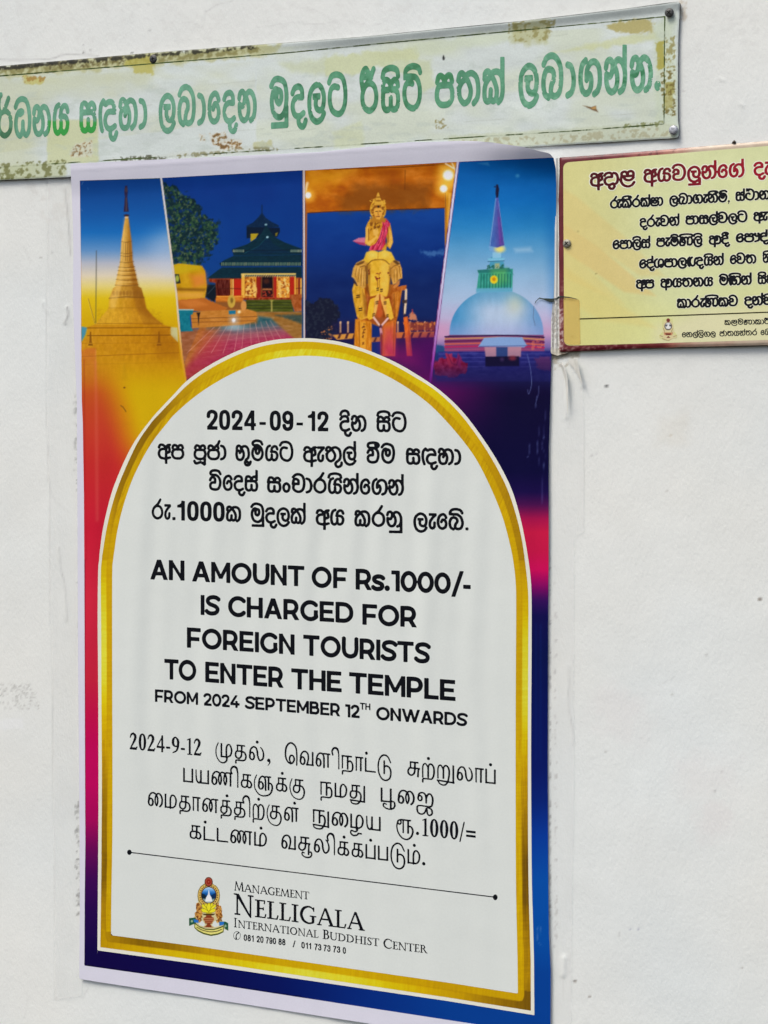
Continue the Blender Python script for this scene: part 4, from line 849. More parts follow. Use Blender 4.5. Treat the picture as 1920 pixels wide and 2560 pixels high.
LEFT = [(900, (178, 84, 24)), (960, (188, 86, 26)), (1020, (188, 68, 32)), (1080, (192, 58, 38)), (1160, (190, 42, 40)), (1320, (194, 26, 50)), (1500, (204, 36, 62)), (1700, (196, 34, 60)), (1790, (190, 14, 70)), (1870, (188, 2, 84)), (1960, (186, 0, 88)), (2050, (160, 0, 84)), (2130, (96, 0, 80)), (2200, (58, 2, 78)), (2280, (36, 2, 72)), (2340, (27, 2, 68)), (2420, (16, 4, 62)), (2560, (14, 6, 70))]
RIGHT = [(840, (34, 24, 92)), (940, (18, 8, 52)), (1000, (10, 5, 46)), (1180, (8, 5, 52)), (1230, (22, 8, 66)), (1262, (72, 14, 74)), (1296, (160, 16, 72)), (1330, (194, 24, 66)), (1380, (190, 20, 68)), (1425, (196, 10, 84)), (1462, (134, 2, 92)), (1500, (52, 12, 84)), (1540, (14, 12, 72)), (1640, (4, 16, 70)), (1800, (2, 18, 84)), (1920, (2, 22, 92)), (2000, (0, 32, 108)), (2090, (0, 54, 144)), (2200, (0, 74, 158)), (2350, (0, 74, 156)), (2440, (0, 62, 142)), (2600, (0, 60, 140))]
cv = Canvas(190, 340, 1400, 2640, 1.6)
X, Y = cv.X, cv.Y
Lc = stops(Y, LEFT); Rc = stops(Y, RIGHT)
yl = sm(222, 335, X - np.maximum(Y - 940, -40) * .24)[..., None] * sm(1260, 1080, Y)[..., None]
Lc = Lc * (1 - yl) + np.array([204, 166, 2.0]) * yl
pr = sm(1300, 1080, X)[..., None] * sm(1150, 940, Y)[..., None]
Rc = Rc * (1 - pr) + np.array([92, 8, 84.0]) * pr
Bc = stops(X, [(200, (16, 4, 62)), (480, (11, 10, 70)), (700, (6, 20, 88)), (900, (3, 40, 118)), (1120, (0, 58, 138)), (1380, (0, 62, 142))])
u = sm(500, 1000, X)[..., None]; cv.a[:] = Lc * (1 - u) + Rc * u
bt = sm(2330, 2400, Y - (X - 240) * .06)[..., None]; cv.a[:] = cv.a * (1 - bt) + Bc * bt
md = sm(2395, 2450, Y - .148 * (X - 480))[..., None]
cv.line([(1340, 980), (1348, 1010), (1340, 1050), (1338, 1020)], 1.5, (90, 90, 150), .0)
K4 = (160, 380, 2.592); K5 = (720, 380, 2.44)
P1 = [(199.5, 451.4), (400.5, 445), (438.8, 735), (445.8, 820), (452.8, 890), (462.3, 952), (476, 1060), (204, 1060), (203, 856), (202.3, 660)]
P2 = [(405, 444), (756, 425.5), (757.5, 640), (758.5, 880), (640, 960), (480, 1060), (466.7, 952), (457.2, 890), (450.2, 820), (443.2, 735), (405, 444)]
P3 = [(763, 426.3), (1141, 404.8), (1110, 640), (1072, 944), (1066, 1000), (763, 900)]
P4 = [(1148.6, 405.2), (1384, 393.6), (1395, 430), (1395, 560), (1392, 718), (1386, 880), (1380, 1010), (1074, 1010), (1081, 944), (1118, 640)]
def setclip(pts, y0, y1): cv.clip = sm(1.2, -1.2, sd_poly(X, Y, pts)) * sm(y1, y0, Y)
def nz(a, sx, sy, k=3, s=0): return lambda X_, Y_: (fbm(X_ / sx + s, Y_ / sy + s, k)[..., None] - .5) * a

# --- photo 1: golden stupa against a sunset sky
setclip(P1, 850, 990); cv.tf = K4
Z = lambda y: y / 2.592 + 380
sk = stops(Y, [(Z(180), (8, 58, 128)), (Z(400), (16, 84, 158)), (Z(520), (22, 104, 178)), (Z(640), (96, 142, 190)), (Z(720), (176, 180, 190)), (Z(800), (216, 204, 178)), (Z(870), (222, 204, 120)), (Z(950), (216, 184, 22)), (Z(1080), (206, 166, 8)), (Z(1250), (200, 150, 10))])
hz = sm(0, 1, np.clip((X - 330) / 90, 0, 1) * sm(Z(380), Z(620), Y) * sm(Z(900), Z(720), Y))[..., None]
sk = sk * (1 - hz * .45) + np.array([196, 206, 222.0]) * hz * .45
cv.put((slice(None), slice(None)), np.ones(X.shape), lambda X_, Y_: sk)
GO = (204, 152, 44)
cv.line([(210, 640), (206, 1110)], 2.0, (70, 70, 60), .75, .8); cv.line([(155, 950), (205, 1130)], 2.4, (220, 190, 70), .9); cv.line([(158, 950), (207, 1135)], 1.2, (120, 80, 20), .9)
cv.poly([(110, 1130), (150, 1138), (140, 1180), (112, 1235)], (70, 140, 160), 1, 2); cv.poly([(690, 1134), (735, 1138), (740, 1232), (712, 1215), (690, 1180)], (196, 190, 134), 1, 2)
def shade(c0, c1, x0, x1):
    def f(X_, Y_):
        t = sm(x0 / 2.592 + 160, x1 / 2.592 + 160, X_)[..., None]
        return np.array(c0, float) * (1 - t) + np.array(c1, float) * t + (fbm(X_ / 5, Y_ / 9, 3)[..., None] - .5) * 26
    return f
cv.poly([(250, 1060), (560, 1060), (625, 1112), (690, 1134), (690, 1185), (740, 1235), (790, 1560), (110, 1560), (112, 1235), (150, 1190), (152, 1134), (215, 1112)], shade((198, 138, 20), (190, 128, 8), 150, 700), 1, 1.2)
cv.poly([(292, 948), (520, 945), (534, 1012), (575, 1062), (640, 1118), (200, 1118), (248, 1062), (288, 1012)], shade((212, 162, 40), (178, 116, 14), 260, 560), 1, 1.2)
cv.poly([(318, 882), (340, 868), (474, 866), (502, 882), (520, 946), (292, 950)], shade((206, 156, 56), (160, 106, 24), 300, 520), 1, 1)
cv.poly([(397, 415), (416, 415), (438, 580), (446, 712), (482, 866), (330, 868), (364, 712), (372, 580)], shade((216, 170, 78), (172, 116, 32), 350, 470), 1, 1)
for y, a, b in ((580, 372, 438), (655, 368, 444), (672, 368, 444), (712, 362, 450), (745, 352, 458), (768, 350, 464), (796, 344, 468), (826, 338, 474), (862, 330, 482)): cv.line([(a, y), ((a + b) / 2, y + 5), (b, y - 2)], 1.6, (104, 66, 22), .85, .7, True)
for y, a, b in ((757, 354, 458), (782, 348, 466), (812, 342, 470), (844, 336, 476)): cv.line([(a, y), (b, y - 2)], 2.2, (228, 184, 96), .7, .7)
for x in (384, 398, 412, 428): cv.line([(x, 590), (x - 1, 655)], 1.6, (120, 78, 28), .7); cv.line([(x, 665), (x - 2, 705)], 1.6, (120, 78, 28), .6)
for x in range(322, 500, 22): cv.ell(x, 915, 9, 15, (150, 100, 30), .7, 1.2)
cv.line([(292, 948), (400, 938), (520, 945)], 1.8, (110, 70, 18), .9)
cv.line([(290, 1010), (530, 1008)], 2.2, (160, 110, 18), .6); cv.line([(215, 1112), (640, 1110)], 1.6, (150, 96, 12), .8); cv.line([(150, 1140), (690, 1136)], 1.8, (110, 66, 8), .85); cv.line([(150, 1190), (690, 1186)], 2, (104, 60, 8), .85); cv.line([(114, 1325), (745, 1300)], 1.6, (130, 74, 10), .7); cv.line([(114, 1240), (740, 1236)], 1.4, (160, 104, 14), .6); cv.line([(114, 1378), (745, 1362)], 1.2, (150, 90, 14), .5)
for x in (172, 616): cv.poly([(x - 4, 1165), (x + 4, 1165), (x + 7, 1225), (x + 16, 1255), (x - 16, 1255), (x - 7, 1225)], (120, 72, 10), .85, 1); cv.line([(x - 10, 1240), (x + 10, 1240)], 1.6, (220, 160, 40), .8)
cv.poly([(150, 1270), (205, 1270), (210, 1560), (114, 1560), (114, 1290)], (196, 88, 52), .55, 4); cv.line([(205, 1280), (206, 1560)], 2, (214, 130, 90), .6)
cv.poly([(380, 1430), (392, 1370), (404, 1430), (420, 1480), (365, 1480)], (160, 120, 20), .5, 5); cv.ell(392, 1527, 5, 3, (90, 40, 20), 1)
cv.poly([(420, 430), (440, 580), (448, 712), (484, 866), (520, 946), (534, 1012), (575, 1062), (640, 1118), (520, 1118), (470, 1010), (450, 940), (440, 866), (425, 712), (418, 580)], (120, 66, 8), .38, 5)
cv.poly([(388, 430), (376, 580), (370, 712), (338, 866), (300, 946), (298, 1012), (330, 1012), (352, 940), (372, 866), (390, 712), (394, 580)], (246, 206, 120), .40, 5)
cv.poly([(225, 1090), (330, 1030), (470, 1030), (600, 1095), (620, 1112), (215, 1112)], (232, 176, 40), .28, 8); cv.poly([(560, 1140), (690, 1138), (690, 1186), (740, 1236), (745, 1340), (600, 1340)], (140, 78, 4), .35, 12)
for k in range(9): cv.line([(250 + k * 34, 1062 - abs(k - 4) * 4), (226 + k * 42, 1110)], 1.3, (150, 92, 14), .28, 1.2)
cv.spots([(150, 1195), (740, 1190), (745, 1360), (114, 1360)], (150, 90, 10), .56, 9, .14); cv.spots([(215, 1010), (640, 1010), (640, 1118), (215, 1118)], (150, 92, 14), .57, 7, .14)
cv.poly([(396, 218), (410, 218), (414, 260), (410, 290), (420, 388), (386, 388), (394, 290), (390, 258)], (40, 34, 66), 1, .8)
cv.ell(403, 245, 10, 16, (60, 48, 62), 1); cv.line([(403, 300), (403, 380)], 2.6, (86, 66, 60), .8); cv.ell(405, 410, 18, 7, (50, 34, 44), 1); cv.ell(404, 425, 12, 5, (210, 180, 150), 1)
# --- photo 2: temple at night with a golden figure's lap, tree and tiled court
setclip(P2, 960, 1050)
cv.put((slice(None), slice(None)), np.ones(X.shape), lambda X_, Y_: stops(Y_, [(Z(120), (2, 48, 124)), (Z(600), (6, 56, 130)), (Z(950), (14, 64, 128))]) + (fbm(X_ / 60, Y_ / 60, 3)[..., None] - .5) * 8)
T_ = [(625, 205), (700, 222), (770, 262), (850, 320), (920, 420), (1000, 470), (1012, 560), (960, 640), (900, 690), (880, 735), (690, 730), (640, 420)]
cv.poly(T_, lambda X_, Y_: np.array([12, 38, 42.0]) + nz(24, 6, 6, 4)(X_, Y_), .96, 4, 22, 9)
cv.spots(T_, (52, 86, 52), .57, 7, .7, 2, 4); cv.spots(T_, (8, 44, 100), .64, 8, .8, 2, 4); cv.spots(T_, (96, 110, 66), .66, 6, .6, 2, 8)
cv.tf = K7 = (500, 500, 3.4)
RO = lambda X_, Y_: np.array([5, 40, 54.0]) + nz(16, 7, 2.4, 3)(X_, Y_)
cv.line([(527, 45), (527, 115)], 2.2, (12, 34, 62)); cv.poly([(395, 226), (678, 236), (680, 270), (656, 316), (600, 316), (395, 326)], (5, 24, 46), 1, 1)
cv.poly([(430, 286), (498, 284), (470, 330), (430, 354)], (170, 146, 30), 1, 1); cv.poly([(640, 280), (662, 276), (655, 305), (640, 306)], (110, 100, 30), 1, 1)
cv.poly([(527, 106), (560, 152), (610, 186), (672, 216), (668, 232), (395, 230), (394, 220), (450, 192), (496, 146)], lambda X_, Y_: np.array([8, 36, 66.0]) + nz(16, 6, 3, 3)(X_, Y_), 1, 1)
cv.poly([(560, 212), (600, 268), (642, 320), (720, 360), (864, 414), (864, 462), (285, 472), (272, 420), (400, 376), (490, 322), (535, 262)], RO, 1, 1)
cv.poly([(574, 308), (624, 372), (702, 420), (792, 452), (378, 456), (482, 402), (545, 350)], lambda X_, Y_: np.array([4, 38, 62.0]) + nz(14, 9, 2.4, 3)(X_, Y_), .95, 1.6); cv.line([(574, 310), (500, 392), (380, 452)], 1.2, (30, 90, 110), .6)
cv.line([(272, 432), (864, 424)], 2, (2, 20, 34), .6); cv.ell(560, 209, 11, 8, (130, 170, 180), 1); cv.ell(573, 316, 11, 9, (140, 180, 190), 1)
for x in list(range(284, 376, 11)) + list(range(772, 862, 11)): cv.line([(x, 424), (x, 440)], 1.7, (176, 186, 150), .8, .6)
cv.poly([(288, 474), (866, 464), (866, 558), (180, 560), (164, 540), (205, 512)], RO, 1, 1); cv.line([(180, 558), (866, 556)], 2, (2, 20, 30), .8)
for x in range(186, 850, 13): cv.line([(x, 534), (x + 1, 556)], 1.8, (150, 164, 124), .8, .6)
cv.poly([(186, 572), (866, 568), (866, 668), (56, 670), (100, 636)], RO, 1, 1)
cv.poly([(76, 668), (866, 660), (866, 850), (80, 850)], lambda X_, Y_: np.array([140, 52, 22.0]) + nz(90, 4, 9, 4)(X_, Y_), 1, 1.2)
cv.poly([(140, 676), (256, 676), (256, 812), (142, 812)], lambda X_, Y_: np.array([84, 26, 18.0]) + nz(80, 2.4, 14, 3)(X_, Y_), 1, 1)
for a_, b_, y_, c_ in ((258, 272, 672, (214, 150, 56)), (276, 286, 672, (236, 190, 96)), (288, 350, 674, (186, 34, 18)), (352, 380, 628, (236, 178, 66)), (382, 480, 650, (212, 136, 40)), (480, 516, 648, (140, 26, 18)), (516, 626, 640, (34, 12, 16)), (626, 652, 648, (168, 34, 22)), (652, 762, 650, (222, 148, 48)), (764, 802, 648, (176, 32, 18)), (802, 815, 648, (232, 176, 66)), (818, 834, 668, (196, 120, 40)), (836, 850, 668, (120, 40, 26)), (852, 866, 668, (226, 170, 70))): cv.poly([(a_, y_), (b_, y_), (b_, 830), (a_, 830)], c_, .95, 1)
cv.spots([(384, 655), (478, 655), (478, 828), (384, 828)], (128, 56, 18), .53, 5, .8); cv.spots([(384, 655), (478, 655), (478, 828), (384, 828)], (244, 200, 104), .6, 4, .9)
cv.spots([(654, 655), (760, 655), (760, 828), (654, 828)], (136, 62, 20), .54, 5, .8); cv.spots([(654, 655), (760, 655), (760, 828), (654, 828)], (250, 208, 120), .58, 4, .9)
cv.poly([(452, 690), (474, 700), (486, 780), (470, 826), (452, 800)], (240, 194, 104), .85, 2, 3, 4); cv.poly([(664, 680), (690, 690), (696, 820), (668, 820)], (246, 200, 110), .7, 2, 4, 4)
cv.line([(384, 775), (430, 800), (474, 780)], 1.4, (120, 40, 20), .8, .8, True); cv.line([(80, 755), (256, 752), (350, 755)], 1.5, (60, 20, 16), .8); cv.line([(815, 752), (864, 748)], 1.5, (60, 20, 16), .7)
cv.poly([(528, 660), (612, 660), (616, 745), (524, 745)], (16, 8, 18), .9, 3); cv.ell(565, 690, 26, 22, (84, 40, 24), .7, 4); cv.poly([(530, 752), (612, 752), (612, 766), (530, 766)], (206, 130, 70), .8, 1); cv.spots([(524, 770), (618, 770), (618, 822), (524, 822)], (176, 60, 36), .5, 4, .8); cv.line([(516, 826), (640, 826)], 1.6, (200, 60, 40), .8)
cv.line([(524, 650), (520, 826)], 2, (200, 120, 50), .7); cv.line([(620, 650), (624, 826)], 2, (200, 120, 50), .7)
cv.poly([(350, 624), (816, 622), (816, 636), (350, 638)], (226, 190, 96), .9, 1)
for x in range(356, 815, 15): cv.line([(x, 634), (x + 6, 652)], 1.7, (232, 206, 140), .8, .6)
cv.poly([(134, 814), (366, 812), (366, 872), (134, 868)], lambda X_, Y_: np.array([202, 114, 30.0]) + nz(40, 9, 3, 3)(X_, Y_), 1, 1.2); cv.line([(134, 822), (366, 820)], 1.6, (240, 170, 70), .8)
cv.poly([(60, 696), (134, 712), (138, 820), (120, 866), (44, 820)], (12, 24, 36), 1, 1.6); cv.line([(66, 800), (128, 730)], 1.4, (70, 90, 100), .7); cv.poly([(62, 694), (132, 704), (128, 722), (60, 718)], (16, 60, 116), .9, 2)
cv.poly([(130, 860), (400, 860), (400, 950), (130, 950)], (150, 84, 26), .9, 3)
cv.poly([(392, 850), (778, 846), (796, 952), (396, 950)], lambda X_, Y_: np.array([72, 80, 22.0]) + nz(60, 14, 3, 4)(X_, Y_), 1, 1.2)
for y in (872, 896, 922): cv.line([(396, y), (784, y - 3)], 2, (34, 42, 20), .8, .7)
cv.poly([(588, 846), (630, 848), (614, 868), (618, 950), (602, 950), (606, 868)], (150, 148, 60), .85, 1.2)
cv.poly([(766, 806), (862, 800), (866, 946), (804, 950), (780, 880)], lambda X_, Y_: np.array([162, 84, 36.0]) + nz(70, 6, 9, 3)(X_, Y_), 1, 1.4)
cv.poly([(0, 1070), (480, 950), (866, 950), (866, 1300), (-180, 1500)], lambda X_, Y_: np.array([150, 104, 46.0]) + nz(50, 14, 5, 4)(X_, Y_), 1, 2)
cv.poly([(640, 978), (866, 975), (866, 1052)], lambda X_, Y_: np.array([48, 70, 66.0]) + nz(24, 12, 3, 3)(X_, Y_), .9, 4, 3, 8); cv.poly([(480, 985), (620, 1010), (605, 1032), (500, 1040)], (190, 190, 160), .5, 6)
FLc = lambda X_, Y_: stops(Y_ + .10 * (X_ - 580), [(812, (44, 88, 96)), (824, (84, 100, 112)), (840, (150, 82, 96)), (858, (168, 50, 84)), (900, (160, 40, 74)), (940, (166, 62, 50))]) + nz(34, 10, 5, 4)(X_, Y_)
cv.poly([(60, 1082), (300, 1066), (482, 1046), (500, 990), (600, 1002), (800, 1180), (640, 1300), (-200, 1560)], FLc, .96, 5)
cv.poly([(-300, 1100), (60, 1080), (170, 1090), (60, 1240), (-180, 1500), (-320, 1500)], lambda X_, Y_: np.array([176, 96, 44.0]) + nz(50, 12, 5, 4)(X_, Y_), .85, 14); cv.poly([(60, 1160), (240, 1130), (160, 1300), (-40, 1420)], (180, 66, 60), .55, 24)
for x0_, x1_ in ((120, -110), (175, -10), (230, 96), (280, 196), (330, 290), (376, 352), (425, 440), (470, 520), (515, 600), (560, 680), (596, 760)): cv.line([(x0_, 1082 - (x0_ - 120) * .12), (x1_, 1300)], 1.5, (222, 160, 150), .55, .8)
for k in range(6): cv.line([(20, 1120 + k * 44), (760, 1070 + k * 34)], 1.1, (210, 140, 130), .32, .8)
cv.ell(286, 1068, 60, 26, (150, 190, 210), .55, 10)
cv.tf = K4
cv.poly([(700, 735), (742, 722), (895, 738), (915, 770), (926, 870), (912, 960), (720, 965)], lambda X_, Y_: np.array([196, 146, 14.0]) + nz(36, 16, 16, 3)(X_, Y_), 1, 1.2)
cv.poly([(700, 735), (760, 724), (880, 738), (880, 762), (720, 800)], (196, 172, 20), .7, 8); cv.poly([(820, 800), (915, 790), (924, 860), (840, 880)], (216, 124, 54), .8, 12); cv.poly([(715, 880), (920, 885), (912, 905), (715, 900)], (120, 76, 12), .8, 4); cv.poly([(720, 905), (915, 905), (905, 950), (725, 950)], (224, 160, 70), .7, 8)
cv.poly([(712, 790), (745, 792), (756, 850), (716, 856)], (34, 38, 34), 1, 1.4); cv.ell(734, 820, 12, 22, (170, 180, 60), .9, 2)
cv.poly([(725, 962), (910, 944), (975, 975), (1062, 1010), (1040, 1030), (830, 1032), (735, 1015)], (178, 98, 32), 1, 1.6, 2, 6); cv.poly([(735, 965), (860, 955), (930, 990), (820, 1010)], (206, 122, 50), .7, 6)
cv.poly([(820, 1040), (900, 1030), (1190, 1018), (1246, 1035), (1252, 1070), (1235, 1098), (1150, 1120), (830, 1142)], lambda X_, Y_: np.array([190, 122, 46.0]) + nz(30, 9, 5, 3)(X_, Y_), 1, 1.4)
cv.line([(830, 1080), (1250, 1066)], 1.8, (110, 62, 22), .7); cv.line([(828, 1104), (1240, 1092)], 1.8, (120, 66, 24), .7); cv.poly([(1066, 1028), (1112, 1026), (1112, 1050), (1070, 1052)], (20, 110, 140), 1, 1.2)
cv.ell(1085, 968, 25, 42, (196, 158, 60), 1, 1.4); cv.ell(1087, 962, 9, 18, (120, 90, 30), .9, 1.6); cv.ell(1164, 996, 18, 34, (206, 140, 70), 1, 1.4); cv.line([(1345, 965), (1345, 1030)], 2.2, (180, 160, 90), .9)
cv.poly([(740, 1020), (838, 1022), (834, 1050), (815, 1060), (820, 1130), (838, 1160), (746, 1164), (752, 1130), (746, 1050)], lambda X_, Y_: np.array([14, 112, 128.0]) + nz(30, 6, 6, 3)(X_, Y_), 1, 1.4); cv.line([(742, 1022), (838, 1022)], 2.4, (190, 210, 200), .9)
cv.poly([(858, 1040), (884, 1040), (878, 1064), (872, 1130), (866, 1064)], (40, 26, 22), 1, 1)
cv.ell(1102, 1090, 26, 26, (190, 210, 230), .55, 12); cv.ell(1100, 1090, 10, 12, (250, 252, 255), 1, 3); cv.ell(1135, 1036, 9, 8, (255, 240, 190), 1, 3); cv.ell(1110, 1140, 60, 14, (190, 200, 196), .5, 8)
# --- photo 3: crowned figure seated on an elephant
setclip(P3, 900, 960); cv.tf = K5
Q = lambda y: y / 2.44 + 380
cv.put((slice(None), slice(None)), np.ones(X.shape), lambda X_, Y_: stops(Y_, [(Q(340), (10, 62, 142)), (Q(600), (8, 48, 122)), (Q(800), (10, 36, 96)), (Q(1000), (14, 34, 90)), (Q(1100), (24, 22, 70))]) + nz(12, 50, 26, 3)(X_, Y_))
cv.poly([(800, 605), (960, 600), (960, 628), (830, 632)], (74, 120, 176), .7, 6, 8, 7)
cv.poly([(95, 100), (1050, 50), (1015, 330), (957, 342), (600, 352), (300, 362), (112, 374)], lambda X_, Y_: np.array([182, 96, 8.0]) + nz(70, 34, 18, 4)(X_, Y_), 1, 1.2)
cv.poly([(105, 112), (420, 95), (330, 180), (105, 250)], (222, 154, 26), .7, 26, 14, 20); cv.poly([(420, 200), (880, 190), (850, 340), (320, 350), (300, 300)], (120, 64, 10), .75, 18, 12, 14); cv.poly([(520, 110), (700, 100), (700, 190), (560, 190)], (156, 78, 4), .6, 12)
cv.line([(715, 110), (712, 230)], 1.8, (90, 44, 8), .6); cv.line([(112, 372), (300, 362), (957, 342)], 2.4, (66, 36, 18), .9); cv.line([(280, 105), (700, 92), (1000, 72)], 2, (84, 36, 6), .8)
cv.poly([(930, 90), (1035, 62), (1020, 200), (940, 250)], (236, 178, 60), .7, 14)
cv.poly([(955, 240), (998, 250), (978, 560), (958, 600)], lambda X_, Y_: np.array([206, 140, 30.0]) + nz(50, 3, 30, 2)(X_, Y_), 1, 1.4); cv.line([(960, 250), (966, 590)], 2, (120, 60, 30), .8); cv.line([(985, 260), (972, 560)], 2, (240, 190, 110), .8)
cv.poly([(102, 200), (117, 280), (117, 372), (110, 900), (103, 900)], (176, 94, 30), .9, 1.4)
for x, y, r in ((122, 264, 17), (977, 142, 28), (949, 224, 20)): cv.ell(x, y, r * 2.6, r * 2.4, (250, 196, 70), .55, r * .55); cv.ell(x, y, r * 1.1, r * 1.1, (255, 252, 238), 1, r * .18)
cv.line([(960, 70), (1010, 100)], 3, (250, 240, 220), .8); cv.line([(1000, 66), (1024, 120)], 3, (250, 240, 220), .7); cv.line([(118, 190), (105, 240)], 6, (255, 240, 210), .7, 3)
BU = [(105, 900), (150, 915), (200, 895), (255, 892), (305, 935), (320, 1000), (300, 1100), (240, 1145), (100, 1145)]
cv.poly(BU, (20, 24, 46), 1, 4, 14, 9); cv.spots(BU, (36, 44, 60), .56, 6, .7); cv.spots([(200, 1090), (290, 1050), (280, 1150), (200, 1150)], (180, 110, 60), .6, 5, .8)
cv.poly([(270, 1035), (900, 1030), (900, 1150), (270, 1150)], (30, 26, 70), .6, 8)
for x in (320, 366, 670, 745, 790, 835): cv.line([(x, 1042), (x, 1105)], 4, (198, 150, 110), .9, 1); cv.ell(x, 1040, 7, 8, (214, 170, 130), .9, 1)
cv.poly([(700, 1040), (900, 1035), (900, 1090), (720, 1090)], (150, 60, 40), .8, 2, 4, 5); cv.spots([(700, 1040), (900, 1035), (900, 1090), (720, 1090)], (214, 130, 60), .54, 6, .8)
cv.poly([(270, 1116), (420, 1104), (420, 1136), (300, 1146)], (206, 140, 60), 1, 1.2); cv.poly([(660, 1100), (895, 1094), (890, 1130), (660, 1136)], (196, 110, 50), 1, 1.2)
for x in (300, 345, 390, 690, 740, 790, 840): cv.poly([(x, 1140), (x + 14, 1102), (x + 30, 1100), (x + 16, 1138)], (60, 28, 40), .85, 1)
cv.poly([(735, 1015), (750, 975), (790, 1000), (785, 1030)], (214, 130, 90), .9, 2, 5, 6); cv.line([(758, 960), (760, 985)], 2, (180, 60, 60))
cv.tf = (820, 460, 3.023)
def G_(c, a_=60, sx=5, sy=10): return lambda X_, Y_: np.array(c, float) + nz(a_, sx, sy, 3)(X_, Y_)
SH = (118, 58, 16)
cv.poly([(196, 750), (520, 760), (560, 800), (550, 870), (532, 980), (516, 1050), (508, 1300), (196, 1300), (222, 1020), (214, 950)], G_((168, 88, 22)), 1, 1.4)
cv.poly([(330, 1056), (392, 1080), (400, 1300), (328, 1300)], (12, 40, 108), 1, 2); cv.poly([(326, 1160), (394, 1156), (394, 1190), (326, 1196)], (196, 120, 50), .9, 1.4); cv.poly([(340, 1194), (356, 1160), (372, 1160), (358, 1194)], (50, 26, 40), .8)
cv.poly([(196, 752), (270, 770), (292, 900), (300, 1010), (250, 1030), (218, 1000), (192, 880), (182, 800)], G_((214, 158, 42)), 1, 1.4); cv.poly([(258, 800), (290, 860), (300, 1000), (276, 1000)], SH, .55, 4)
cv.poly([(206, 1020), (330, 1040), (328, 1300), (194, 1300)], G_((206, 126, 26), 60, 4, 14), 1, 1.4); cv.poly([(244, 1040), (286, 1046), (286, 1300), (238, 1300)], (226, 160, 46), .8, 3); cv.spots([(256, 1050), (282, 1050), (282, 1230), (256, 1230)], (104, 50, 20), .47, 4, .9); cv.line([(236, 1040), (236, 1290)], 1.8, SH, .7)
cv.poly([(422, 1050), (512, 1030), (506, 1300), (416, 1300)], G_((206, 108, 34), 50, 4, 14), 1, 1.4); cv.poly([(420, 1090), (504, 1080), (504, 1300), (416, 1300)], (196, 60, 84), .6, 16); cv.line([(500, 1040), (494, 1290)], 2, SH, .6)
cv.poly([(490, 820), (556, 806), (546, 880), (524, 1000), (500, 1010)], G_((196, 116, 34)), .95, 2); cv.line([(498, 830), (506, 1010)], 2.2, SH, .7); cv.line([(530, 830), (516, 1000)], 1.8, (226, 150, 56), .7)
cv.poly([(272, 566), (214, 596), (190, 636), (178, 700), (198, 716), (226, 768), (262, 790), (288, 780), (294, 690), (304, 600)], G_((204, 150, 62)), 1, 1.3); cv.poly([(490, 566), (540, 588), (558, 640), (562, 712), (540, 720), (512, 752), (490, 762), (474, 700), (466, 600)], G_((204, 146, 60)), 1, 1.3)
for q in ([(216, 640), (206, 700)], [(238, 640), (226, 740)], [(256, 636), (250, 770)], [(272, 650), (270, 770)], [(500, 650), (502, 740)], [(522, 640), (526, 726)], [(540, 630), (548, 700)]): cv.line(q, 1.7, (136, 84, 26), .75, .7); cv.line([(q[0][0] + 8, q[0][1]), (q[1][0] + 8, q[1][1] - 8)], 1.5, (240, 194, 104), .7, .7)
cv.poly([(204, 610), (250, 584), (278, 582), (268, 600), (226, 616)], (96, 60, 22), .85, 1.6); cv.poly([(488, 574), (520, 580), (546, 606), (524, 612), (496, 590)], (84, 54, 24), .9, 1.6); cv.line([(244, 626), (280, 620), (284, 660)], 2.2, (110, 66, 20), .8, .8, True); cv.line([(476, 640), (510, 614), (540, 624)], 2, (120, 74, 26), .7, .8, True)
cv.poly([(192, 716), (226, 770), (214, 770), (190, 740)], (60, 40, 40), .85, 1.4); cv.poly([(520, 740), (545, 722), (540, 760), (505, 790), (490, 780)], (206, 130, 60), .9, 1.4)
cv.poly([(268, 572), (290, 516), (338, 499), (382, 514), (430, 499), (478, 516), (506, 570), (470, 600), (300, 600)], G_((224, 180, 52), 40, 8, 8), 1, 1.4); cv.ell(332, 536, 34, 26, (244, 212, 104), .7, 8); cv.ell(432, 534, 34, 26, (242, 206, 96), .7, 8); cv.line([(380, 514), (378, 560)], 2, (170, 116, 30), .6, 1.2)
cv.poly([(300, 590), (350, 566), (420, 566), (466, 592), (474, 690), (458, 800), (442, 866), (396, 832), (350, 846), (318, 852), (300, 740)], G_((226, 176, 50), 44, 7, 10), 1, 1.3); cv.poly([(400, 580), (460, 600), (466, 700), (440, 850), (404, 826)], (240, 192, 84), .6, 6); cv.poly([(300, 596), (322, 610), (316, 840), (300, 740)], (150, 96, 24), .7, 4)
cv.line([(298, 610), (340, 576), (420, 574), (462, 606)], 2.4, (112, 70, 22), .85, .8, True); cv.poly([(284, 620), (300, 610), (300, 760), (310, 840), (286, 800)], (110, 62, 18), .8, 3); cv.poly([(462, 620), (476, 640), (480, 780), (452, 860), (462, 740)], (140, 84, 26), .7, 3)
cv.poly([(296, 850), (480, 850), (500, 1000), (430, 1060), (330, 1050), (290, 980)], G_((150, 70, 20)), .9, 3)
cv.poly([(318, 872), (352, 856), (346, 960), (338, 1016), (312, 1028), (296, 1012), (304, 930)], G_((228, 176, 38), 30), 1, 1.3); cv.poly([(430, 870), (462, 864), (486, 956), (496, 1008), (478, 1028), (452, 1012), (440, 960)], G_((232, 180, 58), 30), 1, 1.3)
